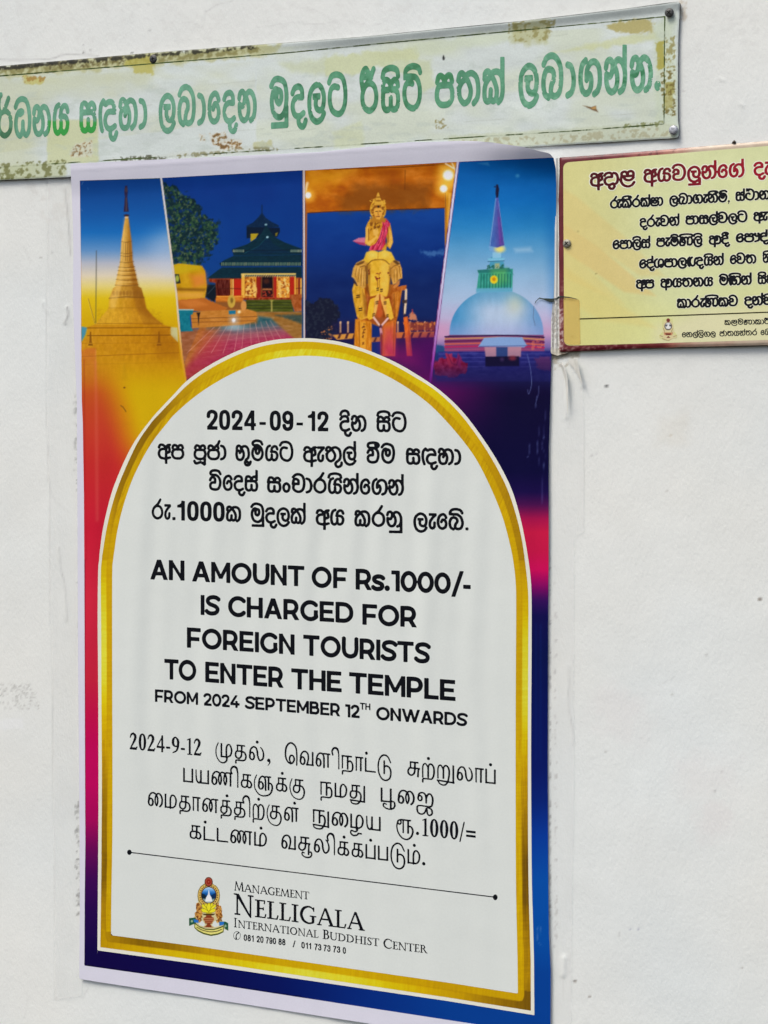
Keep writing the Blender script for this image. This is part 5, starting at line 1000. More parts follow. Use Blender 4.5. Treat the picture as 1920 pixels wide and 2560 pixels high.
cv.poly([(352, 862), (384, 820), (386, 880), (372, 950), (350, 1008), (340, 1000), (350, 930)], G_((238, 182, 88), 30), 1, 1.3); cv.poly([(396, 830), (424, 856), (440, 920), (450, 990), (438, 1010), (416, 930), (398, 880)], G_((236, 170, 78), 30), 1, 1.3); cv.poly([(378, 880), (400, 880), (412, 980), (392, 1030), (366, 990)], (196, 86, 34), .9, 3); cv.poly([(350, 1010), (440, 1010), (404, 1060), (384, 1060)], (150, 76, 34), .8, 3)
cv.line([(346, 1010), (388, 1066)], 5, (228, 190, 176), .95, 1); cv.line([(452, 1016), (406, 1068)], 5, (226, 184, 180), .95, 1); cv.ell(398, 1080, 12, 16, (80, 40, 60), .9, 1.6); cv.line([(398, 1096), (404, 1130)], 6, (206, 150, 170), .85, 1.4); cv.line([(404, 1130), (404, 1290)], 4, (120, 44, 60), .8, 1.2)
for x, y, r in ((228, 850, 14), (246, 948, 14), (376, 796, 10), (404, 804, 10), (370, 898, 11), (432, 900, 11), (345, 990, 10), (449, 998, 10)):
    cv.poly([(x - r, y - 11), (x + r, y - 14), (x + r, y - 5), (x - r, y - 2)], (60, 34, 20), .9, .9); cv.poly([(x - r, y + 4), (x + r, y + 1), (x + r, y + 9), (x - r, y + 12)], (60, 34, 20), .9, .9)
cv.spots([(356, 670), (396, 670), (392, 728), (360, 728)], (120, 30, 22), .42, 4.5, .95); cv.line([(374, 726), (376, 780)], 1.8, (130, 60, 24), .8); cv.line([(388, 726), (390, 780)], 1.6, (130, 60, 24), .6); cv.spots([(298, 640), (318, 640), (318, 700), (298, 700)], (110, 40, 26), .45, 4, .85); cv.spots([(450, 640), (468, 640), (468, 700), (450, 700)], (120, 50, 30), .48, 4, .8)
cv.poly([(514, 784), (560, 768), (594, 764), (592, 800), (540, 808)], G_((196, 108, 44)), 1, 1.3); cv.line([(590, 800), (588, 890), (578, 986)], 5.5, (232, 200, 160), 1, 1.2); cv.line([(566, 810), (570, 980)], 3, (50, 36, 50), .8, 1); cv.poly([(560, 878), (598, 874), (596, 900), (562, 902)], (60, 44, 40), .9, 1); cv.ell(580, 992, 10, 12, (40, 26, 44), .9, 1.2)
cv.poly([(570, 1008), (602, 1000), (618, 1090), (638, 1300), (596, 1300)], G_((222, 104, 34), 40), 1, 1.3); cv.line([(600, 1010), (630, 1290)], 1.8, (150, 50, 40), .7)
cv.poly([(186, 430), (230, 408), (282, 403), (288, 466), (244, 456)], (198, 110, 140), 1, 1.3); cv.poly([(194, 434), (276, 444), (288, 466), (236, 456)], (160, 44, 84), .85, 1.3)
cv.poly([(318, 262), (440, 262), (470, 300), (482, 360), (492, 440), (470, 492), (446, 470), (440, 500), (312, 502), (320, 470), (296, 464), (279, 446), (284, 390), (284, 330), (298, 296)], G_((206, 146, 40)), 1, 1.3)
cv.poly([(404, 268), (440, 262), (470, 300), (446, 380), (432, 456), (402, 502), (308, 502), (322, 470), (366, 446), (392, 384), (412, 310)], G_((198, 48, 78), 110, 3, 9), 1, 1.3)
for q in ([(420, 290), (396, 400), (330, 496)], [(440, 300), (416, 420), (370, 500)], [(404, 370), (380, 450)], [(428, 350), (408, 460)]): cv.line(q, 1.5, (118, 8, 44), .8, .7)
for q in ([(446, 290), (420, 400), (390, 496)], [(408, 330), (388, 420), (346, 496)]): cv.line(q, 1.4, (240, 140, 160), .6, .7)
cv.poly([(286, 330), (304, 320), (306, 410), (300, 440), (372, 388), (380, 400), (316, 462), (284, 452)], G_((228, 176, 74), 40), .95, 1.3); cv.line([(306, 340), (308, 420)], 2, SH, .7); cv.poly([(338, 350), (372, 330), (384, 370), (366, 396), (346, 388)], (228, 178, 84), .9, 2)
cv.spots([(312, 268), (404, 268), (390, 340), (320, 350)], (112, 62, 16), .50, 4, .85); cv.poly([(456, 320), (478, 356), (488, 440), (470, 486), (452, 468), (462, 400)], G_((230, 176, 76), 40), .95, 1.3); cv.line([(452, 330), (456, 440)], 2, SH, .7); cv.ell(440, 430, 7, 24, (26, 30, 110), .85, 2)
cv.ell(378, 194, 62, 80, (206, 146, 34), 1, 1.2); cv.ell(378, 198, 52, 68, (136, 76, 18), .9, 1.6); cv.spots([(318, 110), (438, 110), (438, 280), (318, 280)], (226, 176, 60), .5, 4, .85)
cv.poly([(346, 200), (356, 180), (402, 180), (412, 202), (408, 240), (392, 268), (366, 268), (352, 240)], (224, 162, 62), 1, 1.3); cv.poly([(322, 262), (350, 248), (372, 270), (392, 270), (410, 246), (438, 262), (430, 290), (326, 292)], (176, 116, 32), .95, 2, 3, 4)
cv.line([(360, 208), (374, 206)], 1.7, (76, 40, 14), .95, .7); cv.line([(386, 205), (400, 206)], 1.7, (76, 40, 14), .95, .7); cv.line([(380, 210), (377, 230), (384, 233)], 1.4, (136, 76, 24), .9, .7); cv.line([(366, 246), (390, 245)], 2.2, (110, 44, 20), .9, .8); cv.ell(381, 171, 8, 8, (40, 22, 14), 1)
cv.poly([(346, 160), (358, 124), (366, 96), (372, 72), (380, 62), (387, 72), (392, 96), (400, 124), (412, 158)], (214, 160, 54), 1, 1); cv.ell(380, 100, 18, 6, (146, 90, 22), .85); cv.ell(380, 126, 24, 6, (146, 90, 22), .85)
cv.tf = K5
cv.poly([(580, 1180), (720, 1165), (900, 1140), (900, 1420), (620, 1300)], (164, 16, 104), .6, 40); cv.poly([(760, 1150), (960, 1100), (960, 1420), (820, 1400)], (66, 6, 84), .8, 34)
# --- photo 4: white stupa at dusk
setclip(P4, 905, 985)
cv.put((slice(None), slice(None)), np.ones(X.shape), lambda X_, Y_: stops(Y_, [(Q(30), (4, 84, 158)), (Q(300), (10, 104, 178)), (Q(460), (40, 128, 188)), (Q(600), (92, 156, 200)), (Q(750), (138, 178, 210)), (Q(900), (166, 188, 216)), (Q(1010), (184, 176, 208)), (Q(1110), (190, 150, 186)), (Q(1190), (120, 100, 160)), (Q(1230), (30, 50, 110))]) + nz(10, 50, 30, 3)(X_, Y_))
cv.poly([(1560, 60), (1640, 60), (1640, 1100), (1600, 900)], (8, 92, 170), .35, 20); cv.poly([(1380, 590), (1480, 582), (1490, 606), (1390, 610)], (170, 200, 222), .6, 8); cv.poly([(1160, 70), (1220, 62), (1230, 84)], (70, 140, 190), .6, 4); cv.ell(1400, 145, 9, 8, (80, 160, 206), .8, 5)
cv.poly([(900, 1040), (980, 1050), (985, 1150), (890, 1150)], (206, 150, 186), .6, 16); cv.poly([(890, 1175), (960, 1185), (960, 1225), (885, 1225)], (30, 70, 120), .9, 3, 4, 8)
def dome(X_, Y_):
    x = (X_ - 720) * 2.44; y = (Y_ - 380) * 2.44
    t = np.clip((x - 985) / 580, 0, 1)[..., None]; v_ = sm(840, 1120, y)[..., None]
    c = np.array([62, 140, 190.0]) * (1 - sm(0, .45, t)) + np.array([176, 196, 220.0]) * sm(0, .45, t)
    c = c * (1 - sm(.62, 1, t) * .75) + np.array([70, 130, 186.0]) * sm(.62, 1, t) * .75
    top = sm(980, 850, y)[..., None]; c = c * (1 - top * .55) + np.array([44, 132, 176.0]) * top * .55
    w = np.exp(-(((x - 1385) / 60) ** 2 + ((y - 930) / 70) ** 2))[..., None]; c = c * (1 - w * .5) + np.array([214, 210, 168.0]) * w * .5
    lo = sm(1000, 1120, y)[..., None]; c = c * (1 - lo * .5) + np.array([156, 160, 208.0]) * lo * .5
    return c + (fbm(X_ / 9, Y_ / 22, 3)[..., None] - .5) * 12
dm = [(985, 1124)] + [(1272 + 287 * math.cos(math.radians(a)), 1108 - 272 * math.sin(math.radians(a))) for a in range(176, 2, -6)] + [(1560, 1124)]
cv.poly(dm, dome, 1, 1.4)
cv.line([(1500, 940), (1496, 1010), (1508, 1060)], 1.4, (70, 80, 110), .6)
cv.poly([(1150, 848), (1165, 724), (1372, 712), (1368, 848)], lambda X_, Y_: np.array([52, 150, 132.0]) + nz(40, 7, 12, 3)(X_, Y_), 1, 1.3); cv.poly([(1155, 720), (1350, 706), (1378, 752), (1360, 730), (1160, 738)], (38, 116, 110), 1, 1.2)
cv.poly([(1240, 716), (1330, 712), (1345, 790), (1250, 830)], (96, 176, 84), .6, 12); cv.poly([(1148, 832), (1370, 826), (1368, 852), (1148, 860)], (96, 166, 196), .9, 2)
for x in range(1178, 1365, 18): cv.line([(x, 745), (x - 2, 828)], 2.2, (20, 84, 78), .75, .9)
cv.ell(1256, 778, 23, 25, (230, 200, 34), 1, 1.6); cv.ell(1256, 776, 11, 13, (196, 130, 20), .9, 2)
cv.poly([(1222, 712), (1228, 680), (1240, 640), (1300, 640), (1316, 676), (1322, 706)], (70, 150, 180), 1, 1.6, 2, 4); cv.poly([(1215, 650), (1325, 646), (1310, 668), (1232, 670)], (118, 186, 214), 1, 1.4); cv.line([(1220, 668), (1318, 664)], 2, (30, 80, 110), .8); cv.poly([(1262, 680), (1290, 678), (1292, 708), (1262, 710)], (200, 180, 100), .7, 3)
cv.spots([(1215, 690), (1325, 684), (1325, 712), (1215, 716)], (30, 90, 70), .5, 5, .8)
cv.poly([(1246, 590), (1300, 588), (1300, 646), (1248, 648)], (134, 190, 218), 1, 1.4); cv.poly([(1224, 572), (1322, 568), (1326, 590), (1298, 612), (1250, 612), (1228, 600)], (110, 160, 206), 1, 1.4); cv.ell(1292, 592, 30, 20, (240, 220, 110), .9, 5)
cv.poly([(1267, 276), (1283, 276), (1320, 568), (1276, 584), (1228, 572)], lambda X_, Y_: (lambda t: np.array([66, 104, 176.0]) * (1 - t) + np.array([82, 66, 146.0]) * t)(sm(1240 / 2.44 + 720, 1310 / 2.44 + 720, X_)[..., None]) + nz(20, 5, 10, 3)(X_, Y_), 1, 1.2)
cv.line([(1268, 285), (1232, 568)], 1.6, (150, 190, 220), .7, .8); cv.line([(1284, 300), (1318, 560)], 1.4, (120, 150, 200), .7, .8); cv.line([(1284, 400), (1296, 560)], 4, (120, 60, 150), .6, 2)
cv.poly([(1270, 198), (1281, 198), (1288, 225), (1286, 248), (1282, 278), (1270, 278), (1266, 250), (1268, 222)], (24, 22, 50), 1, 1); cv.ell(1262, 212, 5, 4, (24, 22, 50), 1)
cv.poly([(958, 1130), (985, 1116), (1560, 1116), (1562, 1140), (1562, 1216), (958, 1218)], (126, 60, 110), 1, 1.4)
for y, h, c in ((1126, 8, (40, 24, 60)), (1140, 9, (196, 140, 90)), (1156, 10, (92, 24, 70)), (1172, 9, (206, 96, 70)), (1190, 10, (176, 34, 84)), (1208, 9, (150, 70, 110))): cv.line([(958, y), (1200, y - 6), (1272, y - 8), (1400, y - 6), (1562, y + 4)], h / 2.44, c, .9, .9)
cv.poly([(1160, 1188), (1196, 1134), (1300, 1128), (1428, 1130), (1458, 1180), (1440, 1192)], (128, 160, 206), 1, 1.6); cv.line([(1166, 1186), (1456, 1182)], 2.4, (80, 96, 150), .9)
cv.poly([(918, 1218), (1610, 1214), (1610, 1400), (905, 1400)], lambda X_, Y_: np.array([38, 40, 118.0]) + nz(34, 12, 6, 3)(X_, Y_), .95, 2)
for y in (1232, 1256, 1280, 1310): cv.line([(920, y), (1200, y - 2)], 2.2, (92, 92, 176), .45, 1.2); cv.line([(1420, y), (1600, y)], 2.2, (86, 88, 170), .45, 1.2)
cv.poly([(1198, 1190), (1424, 1188), (1420, 1250), (1206, 1250)], (176, 130, 146), .95, 2); cv.poly([(1270, 1190), (1340, 1190), (1340, 1252), (1270, 1252)], (44, 66, 120), 1, 1.6); cv.poly([(1204, 1248), (1410, 1246), (1410, 1306), (1204, 1308)], (14, 10, 40), .95, 1.6); cv.ell(1370, 1258, 22, 14, (150, 50, 60), .8, 4); cv.ell(1306, 1265, 12, 12, (70, 50, 90), .8, 4); cv.spots([(1480, 1130), (1560, 1130), (1560, 1210), (1480, 1210)], (224, 120, 90), .62, 6, .5)
cv.poly([(886, 1300), (920, 1262), (980, 1250), (1040, 1262), (1092, 1290), (1085, 1350), (1020, 1370), (890, 1362)], lambda X_, Y_: np.array([152, 26, 62.0]) + nz(90, 9, 9, 4)(X_, Y_), .95, 2, 6, 8); cv.poly([(960, 1230), (1000, 1228), (1010, 1300), (985, 1320)], (176, 44, 74), .85, 2, 3, 5); cv.poly([(1036, 1225), (1060, 1260), (1050, 1320), (1026, 1290)], (140, 30, 90), .85, 2)
cv.line([(975, 1235), (1000, 1290), (1030, 1300), (1045, 1240)], 2.4, (96, 16, 60), .7); cv.poly([(1500, 1260), (1545, 1250), (1600, 1250), (1610, 1330), (1530, 1330)], (112, 50, 96), .7, 3, 6, 6)
cv.poly([(880, 1320), (1640, 1300), (1640, 1600), (860, 1600)], (14, 8, 54), .75, 46)
cv.clip = None; cv.tf = (0, 0, 1)
# dividers between the photos and scuffs on the sheet
cv.line([(402.7, 444), (441, 735), (448, 820), (455, 890), (464.5, 952), (478, 1060)], 4.6, lambda X_, Y_: stops(Y_, [(440, (206, 204, 216)), (800, (214, 196, 170)), (880, (216, 150, 60)), (990, (206, 150, 20))]), 1, 1.0)
cv.line([(759.8, 425), (760.8, 860)], 3.6, lambda X_, Y_: stops(Y_, [(430, (214, 212, 220)), (900, (206, 200, 206))]), 1, 1.0)
cv.line([(1145, 404), (1112, 660), (1077, 946), (1068, 1010)], 5.2, lambda X_, Y_: stops(Y_, [(400, (208, 208, 222)), (720, (206, 200, 226)), (840, (176, 130, 196)), (900, (146, 60, 160)), (960, (84, 20, 110))]), 1, 1.0)
for q, a in (([(1318, 886), (1326, 920), (1329, 960), (1322, 985), (1319, 974)], .7), ([(1347, 965), (1346, 985), (1339, 1008), (1338, 1020), (1342, 990)], .6), ([(1366, 1020), (1361, 1060), (1360, 1092), (1354, 1116), (1362, 1136), (1358, 1180), (1354, 1260)], .45), ([(1350, 1060), (1346, 1090), (1343, 1120), (1347, 1150), (1350, 1168)], .4), ([(1322, 1110), (1324, 1125), (1320, 1142)], .6), ([(1342, 2330), (1346, 2312), (1344, 2350), (1354, 2366)], .5), ([(1350, 2340), (1352, 2318), (1353, 2345)], .45), ([(204, 462), (208, 454)], .6), ([(201, 522), (206, 527)], .7), ([(219, 470), (221, 474)], .4)): cv.line(q, 1.3, (120, 140, 190), a, 1.0, True)
cv.line([(302, 1014), (308, 1018), (315, 1029)], 2, (96, 60, 20), .9); cv.ell(311, 969, 2.4, 1.8, (90, 40, 20), 1)
cv.line([(210, 900), (211.5, 1060), (214, 1400)], 2.5, (120, 20, 30), .35, 2); cv.line([(239, 905), (241, 1060), (243, 1300)], 6, (216, 110, 90), .35, 5)
for x in (1340, 1352): cv.line([(x, 1560), (x, 1900)], 3, (12, 40, 110), .35, 3)
cv.line([(211, 1400), (212.5, 2050), (210.8, 2414)], 1.6, (40, 6, 40), .6); cv.line([(211, 2412), (480, 2450), (760, 2493)], 2.4, (8, 4, 34), .7)

M_PAPER = print_mat('poster_paper', .5, .02, 500, .14, attr=False, col=tuple(base((209, 208, 219))))
M_PRINT = print_mat('poster_print', .5, .035, 900, .07, .10, True, bs=260)
poster = empty('poster', 790, 1450, 'tall poster with four temple photos above a gold arch holding black entry fee text', 'poster')
shape('sheet', lambda X, Y: sd_poly(X, Y, PAPER), pbox(PAPER), 5, PL(0), M_PAPER, poster)
BORDER = [(199.5, 451.4), (399, 445), (756, 425.5), (763, 426), (1142, 404.6), (1384, 393.9)] + [p for p in PAPER if p[0] > 1365 and 394 < p[1] < 2600][1:] + [(1376, 2589), (1120, 2549.8), (480, 2451.7), (210.5, 2413.7), (211, 2400), (211.8, 2239), (213.4, 2103), (212.8, 2000), (210.7, 1400), (209.8, 1239), (207, 1058), (204.5, 1000), (203, 856), (202.3, 660)]
poly_shape('colour_border', BORDER, 4, PL(1), M_PRINT, poster, cv.lut)
def inner(P): return lambda X, Y: np.maximum(sd_poly(X, Y, P), sd_poly(X, Y, BORDER))
for P, lab in ((P1, 'printed photo of a golden stupa at sunset'), (P2, 'printed photo of a dark roofed temple at night'), (P3, 'printed photo of a crowned figure on a golden elephant'), (P4, 'printed photo of a white domed stupa at dusk')):
    o = shape('temple_photo', inner(P), pbox(P), 1.7, PL(2), M_PRINT, poster, cv.lut); o['label'] = lab
for q, wd in (([(402.7, 444), (441, 735), (448, 820), (455, 890), (464.5, 952), (478, 1060)], 5.0), ([(760, 425.4), (760.6, 860)], 4.6), ([(1145, 404.4), (1112, 660), (1077, 946), (1068, 1010)], 5.4)):
    shape('photo_divider', (lambda q, wd: lambda X, Y: np.maximum(sd_line(X, Y, q, wd, butt=True), sd_poly(X, Y, BORDER)))(q, wd), pbox(np.array(q) + [[-6, -6]] + [[0, 0]] * (len(q) - 2) + [[6, 6]] if 0 else np.vstack([np.array(q) - 6, np.array(q) + 6])), 1.5, PL(2.5), M_PRINT, poster, cv.lut)
# arch: cream outline, gold band, white field (left side up over the top and down the right)
CREAM = [(243.9, 2376), (243.5, 2374.7), (244.6, 2239), (245.7, 2103), (246.2, 2000), (245.9, 1807), (245.1, 1671), (244, 1536), (245.4, 1427), (247.8, 1400), (250.5, 1370), (258, 1318), (274.9, 1246), (293, 1194), (320.2, 1133), (347.3, 1087.6), (383.5, 1041), (400, 1022.5), (433.6, 987), (463.9, 955), (497.5, 929.2), (534.5, 906.5), (568, 889), (601.7, 874), (635, 861.6), (669, 853), (706, 847.5), (759, 845.3), (800, 847.5), (845, 853.5), (891, 866), (937, 882.4), (983.5, 903), (1029.7, 928.6), (1095, 972), (1151, 1023), (1199, 1084), (1244, 1153), (1278.7, 1222), (1300, 1291), (1313.5, 1354), (1321, 1400), (1326.3, 1442), (1329, 1495), (1329, 1625), (1327.7, 1850), (1328.5, 2071), (1329.8, 2207), (1332.5, 2302), (1335, 2400), (1336, 2538), (1120, 2502.7), (480, 2408.3)]
GOLD = [(251, 2366), (253.2, 2194), (254, 2081), (254.7, 1950), (253.5, 1752), (253, 1590), (252, 1441), (254.5, 1400), (256.9, 1381), (265.9, 1325), (279.5, 1266), (297.6, 1210), (324.7, 1146), (347.3, 1101), (378.9, 1056), (400, 1033), (433.6, 997.5), (467, 964), (501, 937.6), (534.5, 916.5), (568, 899), (601.7, 883.9), (635, 871.4), (669, 862.6), (715, 856), (760, 854), (800, 856), (845, 862.2), (891, 874), (937, 891.2), (983.5, 912.4), (1029.7, 938.6), (1090, 977), (1146, 1030), (1194, 1092), (1236, 1158.5), (1268, 1222), (1291, 1291), (1305, 1352), (1312.5, 1404), (1319, 1463), (1321, 1517), (1320.3, 1652), (1319.6, 1850), (1319.8, 2071), (1321.7, 2234), (1326.6, 2400), (1327, 2526.8), (1120, 2493.7), (480, 2398.6), (250.7, 2367.8)]
FIELD = [(277.6, 2338), (278.5, 2239), (280.8, 2103), (281.3, 1950), (280.6, 1671), (280.6, 1441), (283, 1400), (286.3, 1375), (293, 1329.5), (306.6, 1270.7), (329.2, 1203), (356.3, 1146.4), (383.5, 1101), (417.4, 1058), (433.6, 1038.5), (467, 1008), (501, 981.5), (534.5, 959.5), (568, 940.5), (601.7, 924.4), (635, 911), (669, 901), (702.5, 894.2), (740, 890.5), (775.5, 889.6), (821.7, 893), (868, 901.2), (914, 916), (960, 936), (1006.6, 962), (1052.8, 994), (1090, 1026), (1141, 1081.6), (1188.5, 1145), (1225.7, 1217), (1255, 1288.5), (1273.4, 1354.8), (1283, 1402), (1289, 1455), (1290.5, 1517), (1289.7, 1652), (1289, 1850), (1289.4, 2152), (1291, 2275), (1293.8, 2400), (1294.6, 2484), (1120, 2456.6), (480, 2364.5)]
def dense(P, keep):
    """smooth the arch but keep the square lower corners"""
    i = len(P) - keep; return np.vstack([spline(P[:i], False, 5), np.array(P[i:], float)])
CREAM_D = dense(CREAM, 3); GOLD_D = dense(GOLD, 4); FIELD_D = dense(FIELD, 3)
M_CREAM = print_mat('cream_print', .5, .02, attr=False, col=tuple(base((222, 221, 204))))
M_FIELD = print_mat('white_field_print', .5, .018, 500, .14, attr=False, col=tuple(base((211, 216, 210))))
def ring(A, Bp): return lambda X, Y: np.maximum(sd_poly(X, Y, A), -sd_poly(X, Y, Bp))
def gold_col(px, py):
    do = np.abs(sd_poly(px, py, GOLD_D)); di = np.abs(sd_poly(px, py, FIELD_D)); t = do / (do + di + 1e-6)
    low = py > 2330 + .142 * (px - 278)                       # bottom bar
    s = np.where(px < 790, py, 5000 - py)
    top = np.interp(np.where(py < 1500, px, -1), [-1, 270, 300, 380, 450, 560, 680, 780, 900, 1010, 1100, 1200, 1260, 1320], [0, .1, -.55, -.75, -.1, .35, .35, .3, .25, .45, .55, .1, -.25, -.35])
    lft = np.interp(py, [1380, 1440, 1500, 1600, 1690, 1750, 1850, 1900, 2000, 2100, 2200, 2260, 2340, 2400], [.25, .5, .8, 1.0, .95, .6, .1, -.1, -.45, -.7, -.75, -.2, -.15, -.45])
    rgt = np.interp(py, [1380, 1450, 1550, 1600, 1700, 1780, 1850, 1950, 2020, 2090, 2160, 2260, 2340, 2440, 2540], [-.3, .1, .5, .8, .95, .85, .5, .0, -.2, -.6, -1.0, -.95, -.35, -.3, -.9])
    out = np.where(py < 1400, top, np.where(px < 790, lft, rgt))
    bot_o = np.interp(px, [250, 400, 480, 600, 760, 900, 1050, 1150, 1240, 1330], [-.1, .3, .45, .6, .95, .8, .3, .0, -.5, -1.0])
    bot_i = np.interp(px, [270, 340, 420, 520, 700, 900, 1100, 1300], [-.2, -.75, -.6, -.1, .15, .2, 0, .1])
    inn = np.where(py < 1400, np.interp(px, [270, 400, 600, 700, 790, 900, 1000, 1150, 1280], [.1, .05, .3, .85, .8, .5, .05, .05, .15]), np.where(px < 790, .12, np.interp(py, [1400, 2000, 2300, 2540], [.1, .15, .15, .12])))
    out = np.where(low, bot_o, out); inn = np.where(low, bot_i, inn)
    w = sm(.46, .54, t); v_ = out * (1 - w) + inn * w
    dx, dy = np.where(py < 1300, .9, .05), np.where(py < 1300, .4, 1.0)
    dx = np.where(low, 1.0, dx); dy = np.where(low, .05, dy)
    hat = (fbm((px * dx + py * dy) / 3.2, (px * dy - py * dx) / 26, 2) - .5) * .6 * np.where(py < 1300, np.where(w > .5, 1.0, .35), .42)
    st = (fbm(px / 2.2, py / 60, 3) - .5) * .5 * ((py > 1850) & ~low)
    v_ = v_ + hat + st + (np.exp(-((t - .5) / .05) ** 2)) * -.12
    return base(np.clip(stops(v_, [(-1.1, (104, 74, 14)), (-.7, (136, 100, 8)), (-.3, (164, 124, 10)), (0, (190, 148, 6)), (.3, (204, 168, 6)), (.6, (212, 190, 14)), (1.0, (216, 212, 60)), (1.3, (222, 218, 90))]), 0, 255))
shape('arch_outline', ring(CREAM_D, GOLD_D), pbox(CREAM), 2.6, PL(3), M_CREAM, poster)
shape('gold_arch_frame', ring(GOLD_D, FIELD_D), pbox(GOLD), 2.2, PL(4), M_PRINT, poster, gold_col)
shape('white_field', lambda X, Y: sd_poly(X, Y, FIELD_D), pbox(FIELD), 4.5, PL(5), M_FIELD, poster)
TOP = PL(6); TP2 = PL(7)
H = HELV; Sn = SINH; A = SANS; T = TAMIL; J = TRAJ
LINES = [
 [(H, '2 0 2 4 _4 - _8 0 9 _4 - _10 1 2', 516.4, 1074, 821, 1078.3, 49.5, 18, 9), (Sn, 'da+i na', 847.7, 1079.6, 916.5, 1079.8, 42, 17, 5), (Sn, 'sa+i tta', 940.3, 1080, 1016.6, 1080.8, 41, 17, 7)],
 [(Sn, 'a pa', 394, 1148.5, 460.7, 1149.5, 40, 17, 5), (Sn, 'pa+puu ja aa', 482.7, 1150.4, 565.9, 1151.2, 40.5, 17, 4), (Sn, 'bha+bhuu mai ya tta', 588, 1152.5, 733.5, 1154.4, 41, 17, 5), (Sn, 'a ae ta+tu la+h', 757.4, 1156, 891.6, 1157, 41, 17, 5), (Sn, 'vaii ma', 915.8, 1159.3, 987.9, 1160.3, 42, 17, 6), (Sn, 'sa nda ha aa', 1014.6, 1161.5, 1152.8, 1163.4, 42, 17, 5)],
 [(Sn, 'vai e da sa+h', 521.9, 1227.2, 645.6, 1229.3, 41, 17, 5), (Sn, 'sa am cha aa ra ya+i na+h e ga na+h', 667.5, 1231.3, 1010, 1239.8, 41, 17, 5)],
 [(Sn, 'ra ae', 379, 1299, 427.9, 1300.2, 40, 17, 5), (H, '.', 431, 1300.3, 438.7, 1300.4, 38, 18, 5), (H, '1 0 0 0', 443, 1301, 561.7, 1304.3, 49, 18, 9), (Sn, 'ka', 564.6, 1304.4, 603.2, 1305, 40, 17, 5), (Sn, 'ma+u da la ka+h', 625.2, 1307.8, 764.8, 1311.3, 41, 17, 5), (Sn, 'a ya', 788.8, 1313.3, 861.4, 1314.6, 41, 17, 5), (Sn, 'ka ra na+nu', 885.7, 1316.7, 1006, 1319.2, 41.5, 17, 5), (Sn, 'la ae e bee .', 1033, 1323.4, 1171.2, 1326.5, 42, 17, 5)],
 [(A, 'A N', 376.5, 1447.8, 460.5, 1450.9, 48.6, 18.5, 9), (A, 'A M O U N T', 481, 1452.7, 760, 1465.5, 49.6, 18.5, 9), (A, 'O F', 779.9, 1467.4, 866.9, 1470.8, 50.2, 18.5, 11), (A, 'R s . 1 0 0 0 / _-6 -', 889.2, 1473, 1175.9, 1486, 50.4, 18.5, 6)],
 [(A, 'I S', 502.3, 1536.6, 551.6, 1538.4, 48.6, 18.5, 9), (A, 'C H A R G E D', 570.9, 1540, 882.5, 1557.3, 49.5, 18.5, 10), (A, 'F O R', 906.7, 1560.8, 1041.2, 1567.8, 50.4, 18.5, 9)],
 [(A, 'F O R E I G N', 468, 1618.3, 735.8, 1636.2, 49.2, 18.5, 10), (A, 'T O U R I S T S', 758.8, 1637.6, 1077.5, 1658.6, 50.2, 18.5, 9)],
 [(A, 'T O', 411.5, 1697, 489.9, 1701.6, 49.2, 18.5, 4), (A, 'E N T E R', 513.8, 1704.4, 708, 1719, 49.6, 18.5, 9), (A, 'T H E', 728.9, 1721.4, 853.4, 1730, 50, 18.5, 9), (A, 'T E M P L E', 873.5, 1731.6, 1138, 1751.8, 50.6, 18.5, 9)],
 [(A, 'F R O M', 387.8, 1754, 494.8, 1762, 30.4, 18.5, 9), (A, '2 0 2 4', 508.4, 1763.3, 598.6, 1769.8, 30.6, 18.5, 6), (A, 'S E P T E M B E R', 611.5, 1771, 850.2, 1790.6, 31, 18.5, 9), (A, '1 2', 863.4, 1792.4, 898.5, 1795, 31.6, 18.5, 7), (A, 'T H', 899.8, 1773.4, 925.8, 1775.6, 16.6, 14, 7), (A, 'O N W A R D S', 940.9, 1798.8, 1169.8, 1815.6, 31.6, 18.5, 8)],
 [(TIMES, '2 0 2 4 - 9 - 1 2', 324.5, 1873, 504, 1889.6, 42, 12, 8)],
 [(T, 'mu ta la+dot', 539, 1891.6, 660.8, 1903.8, 35, 13, 14), (T, 'ee va lla i na aa tta+dot ttu', 711.7, 1907.5, 979.3, 1936.6, 35, 13, 12), (T, 'su rra+dot rru la aa pa+dot', 1018.3, 1938.6, 1239.5, 1960.6, 35.5, 13, 12)],
 [(T, 'pa ya nna _-30 i ka llu ka+dot ku', 458, 1954.6, 762.7, 1985.2, 34.5, 13, 12), (T, 'na ma tu', 800.3, 1988.6, 913, 1999.8, 34.5, 13, 12), (T, 'puu ai jai', 951.7, 2004, 1083.8, 2018.4, 34.5, 13, 13)],
 [(T, 'ai ma ta aa nnna ta+dot ta _-34 i rra+dot ku lla+dot', 369.3, 2014.4, 746.2, 2055.2, 34.5, 13, 12), (T, 'nu ai zha ya', 781.7, 2058.4, 952, 2078.2, 35, 13, 12), (T, 'ruu', 990.5, 2081, 1034.5, 2086, 34.5, 13, 8), (T, '.', 1040, 2087.2, 1047.5, 2087.6, 35, 13, 8), (TIMES, '1 0 0 0 / =', 1055.6, 2089.4, 1189, 2104, 45, 12, 9)],
 [(T, 'ka tta+dot tta nna ma+dot', 474.2, 2096.4, 667.4, 2117.4, 34, 13, 12), (T, 'va suu la _-34 i ka+dot ka pa+dot pa ttu ma+dot .', 702.9, 2121, 1063.5, 2163.6, 35, 13, 12)],
]
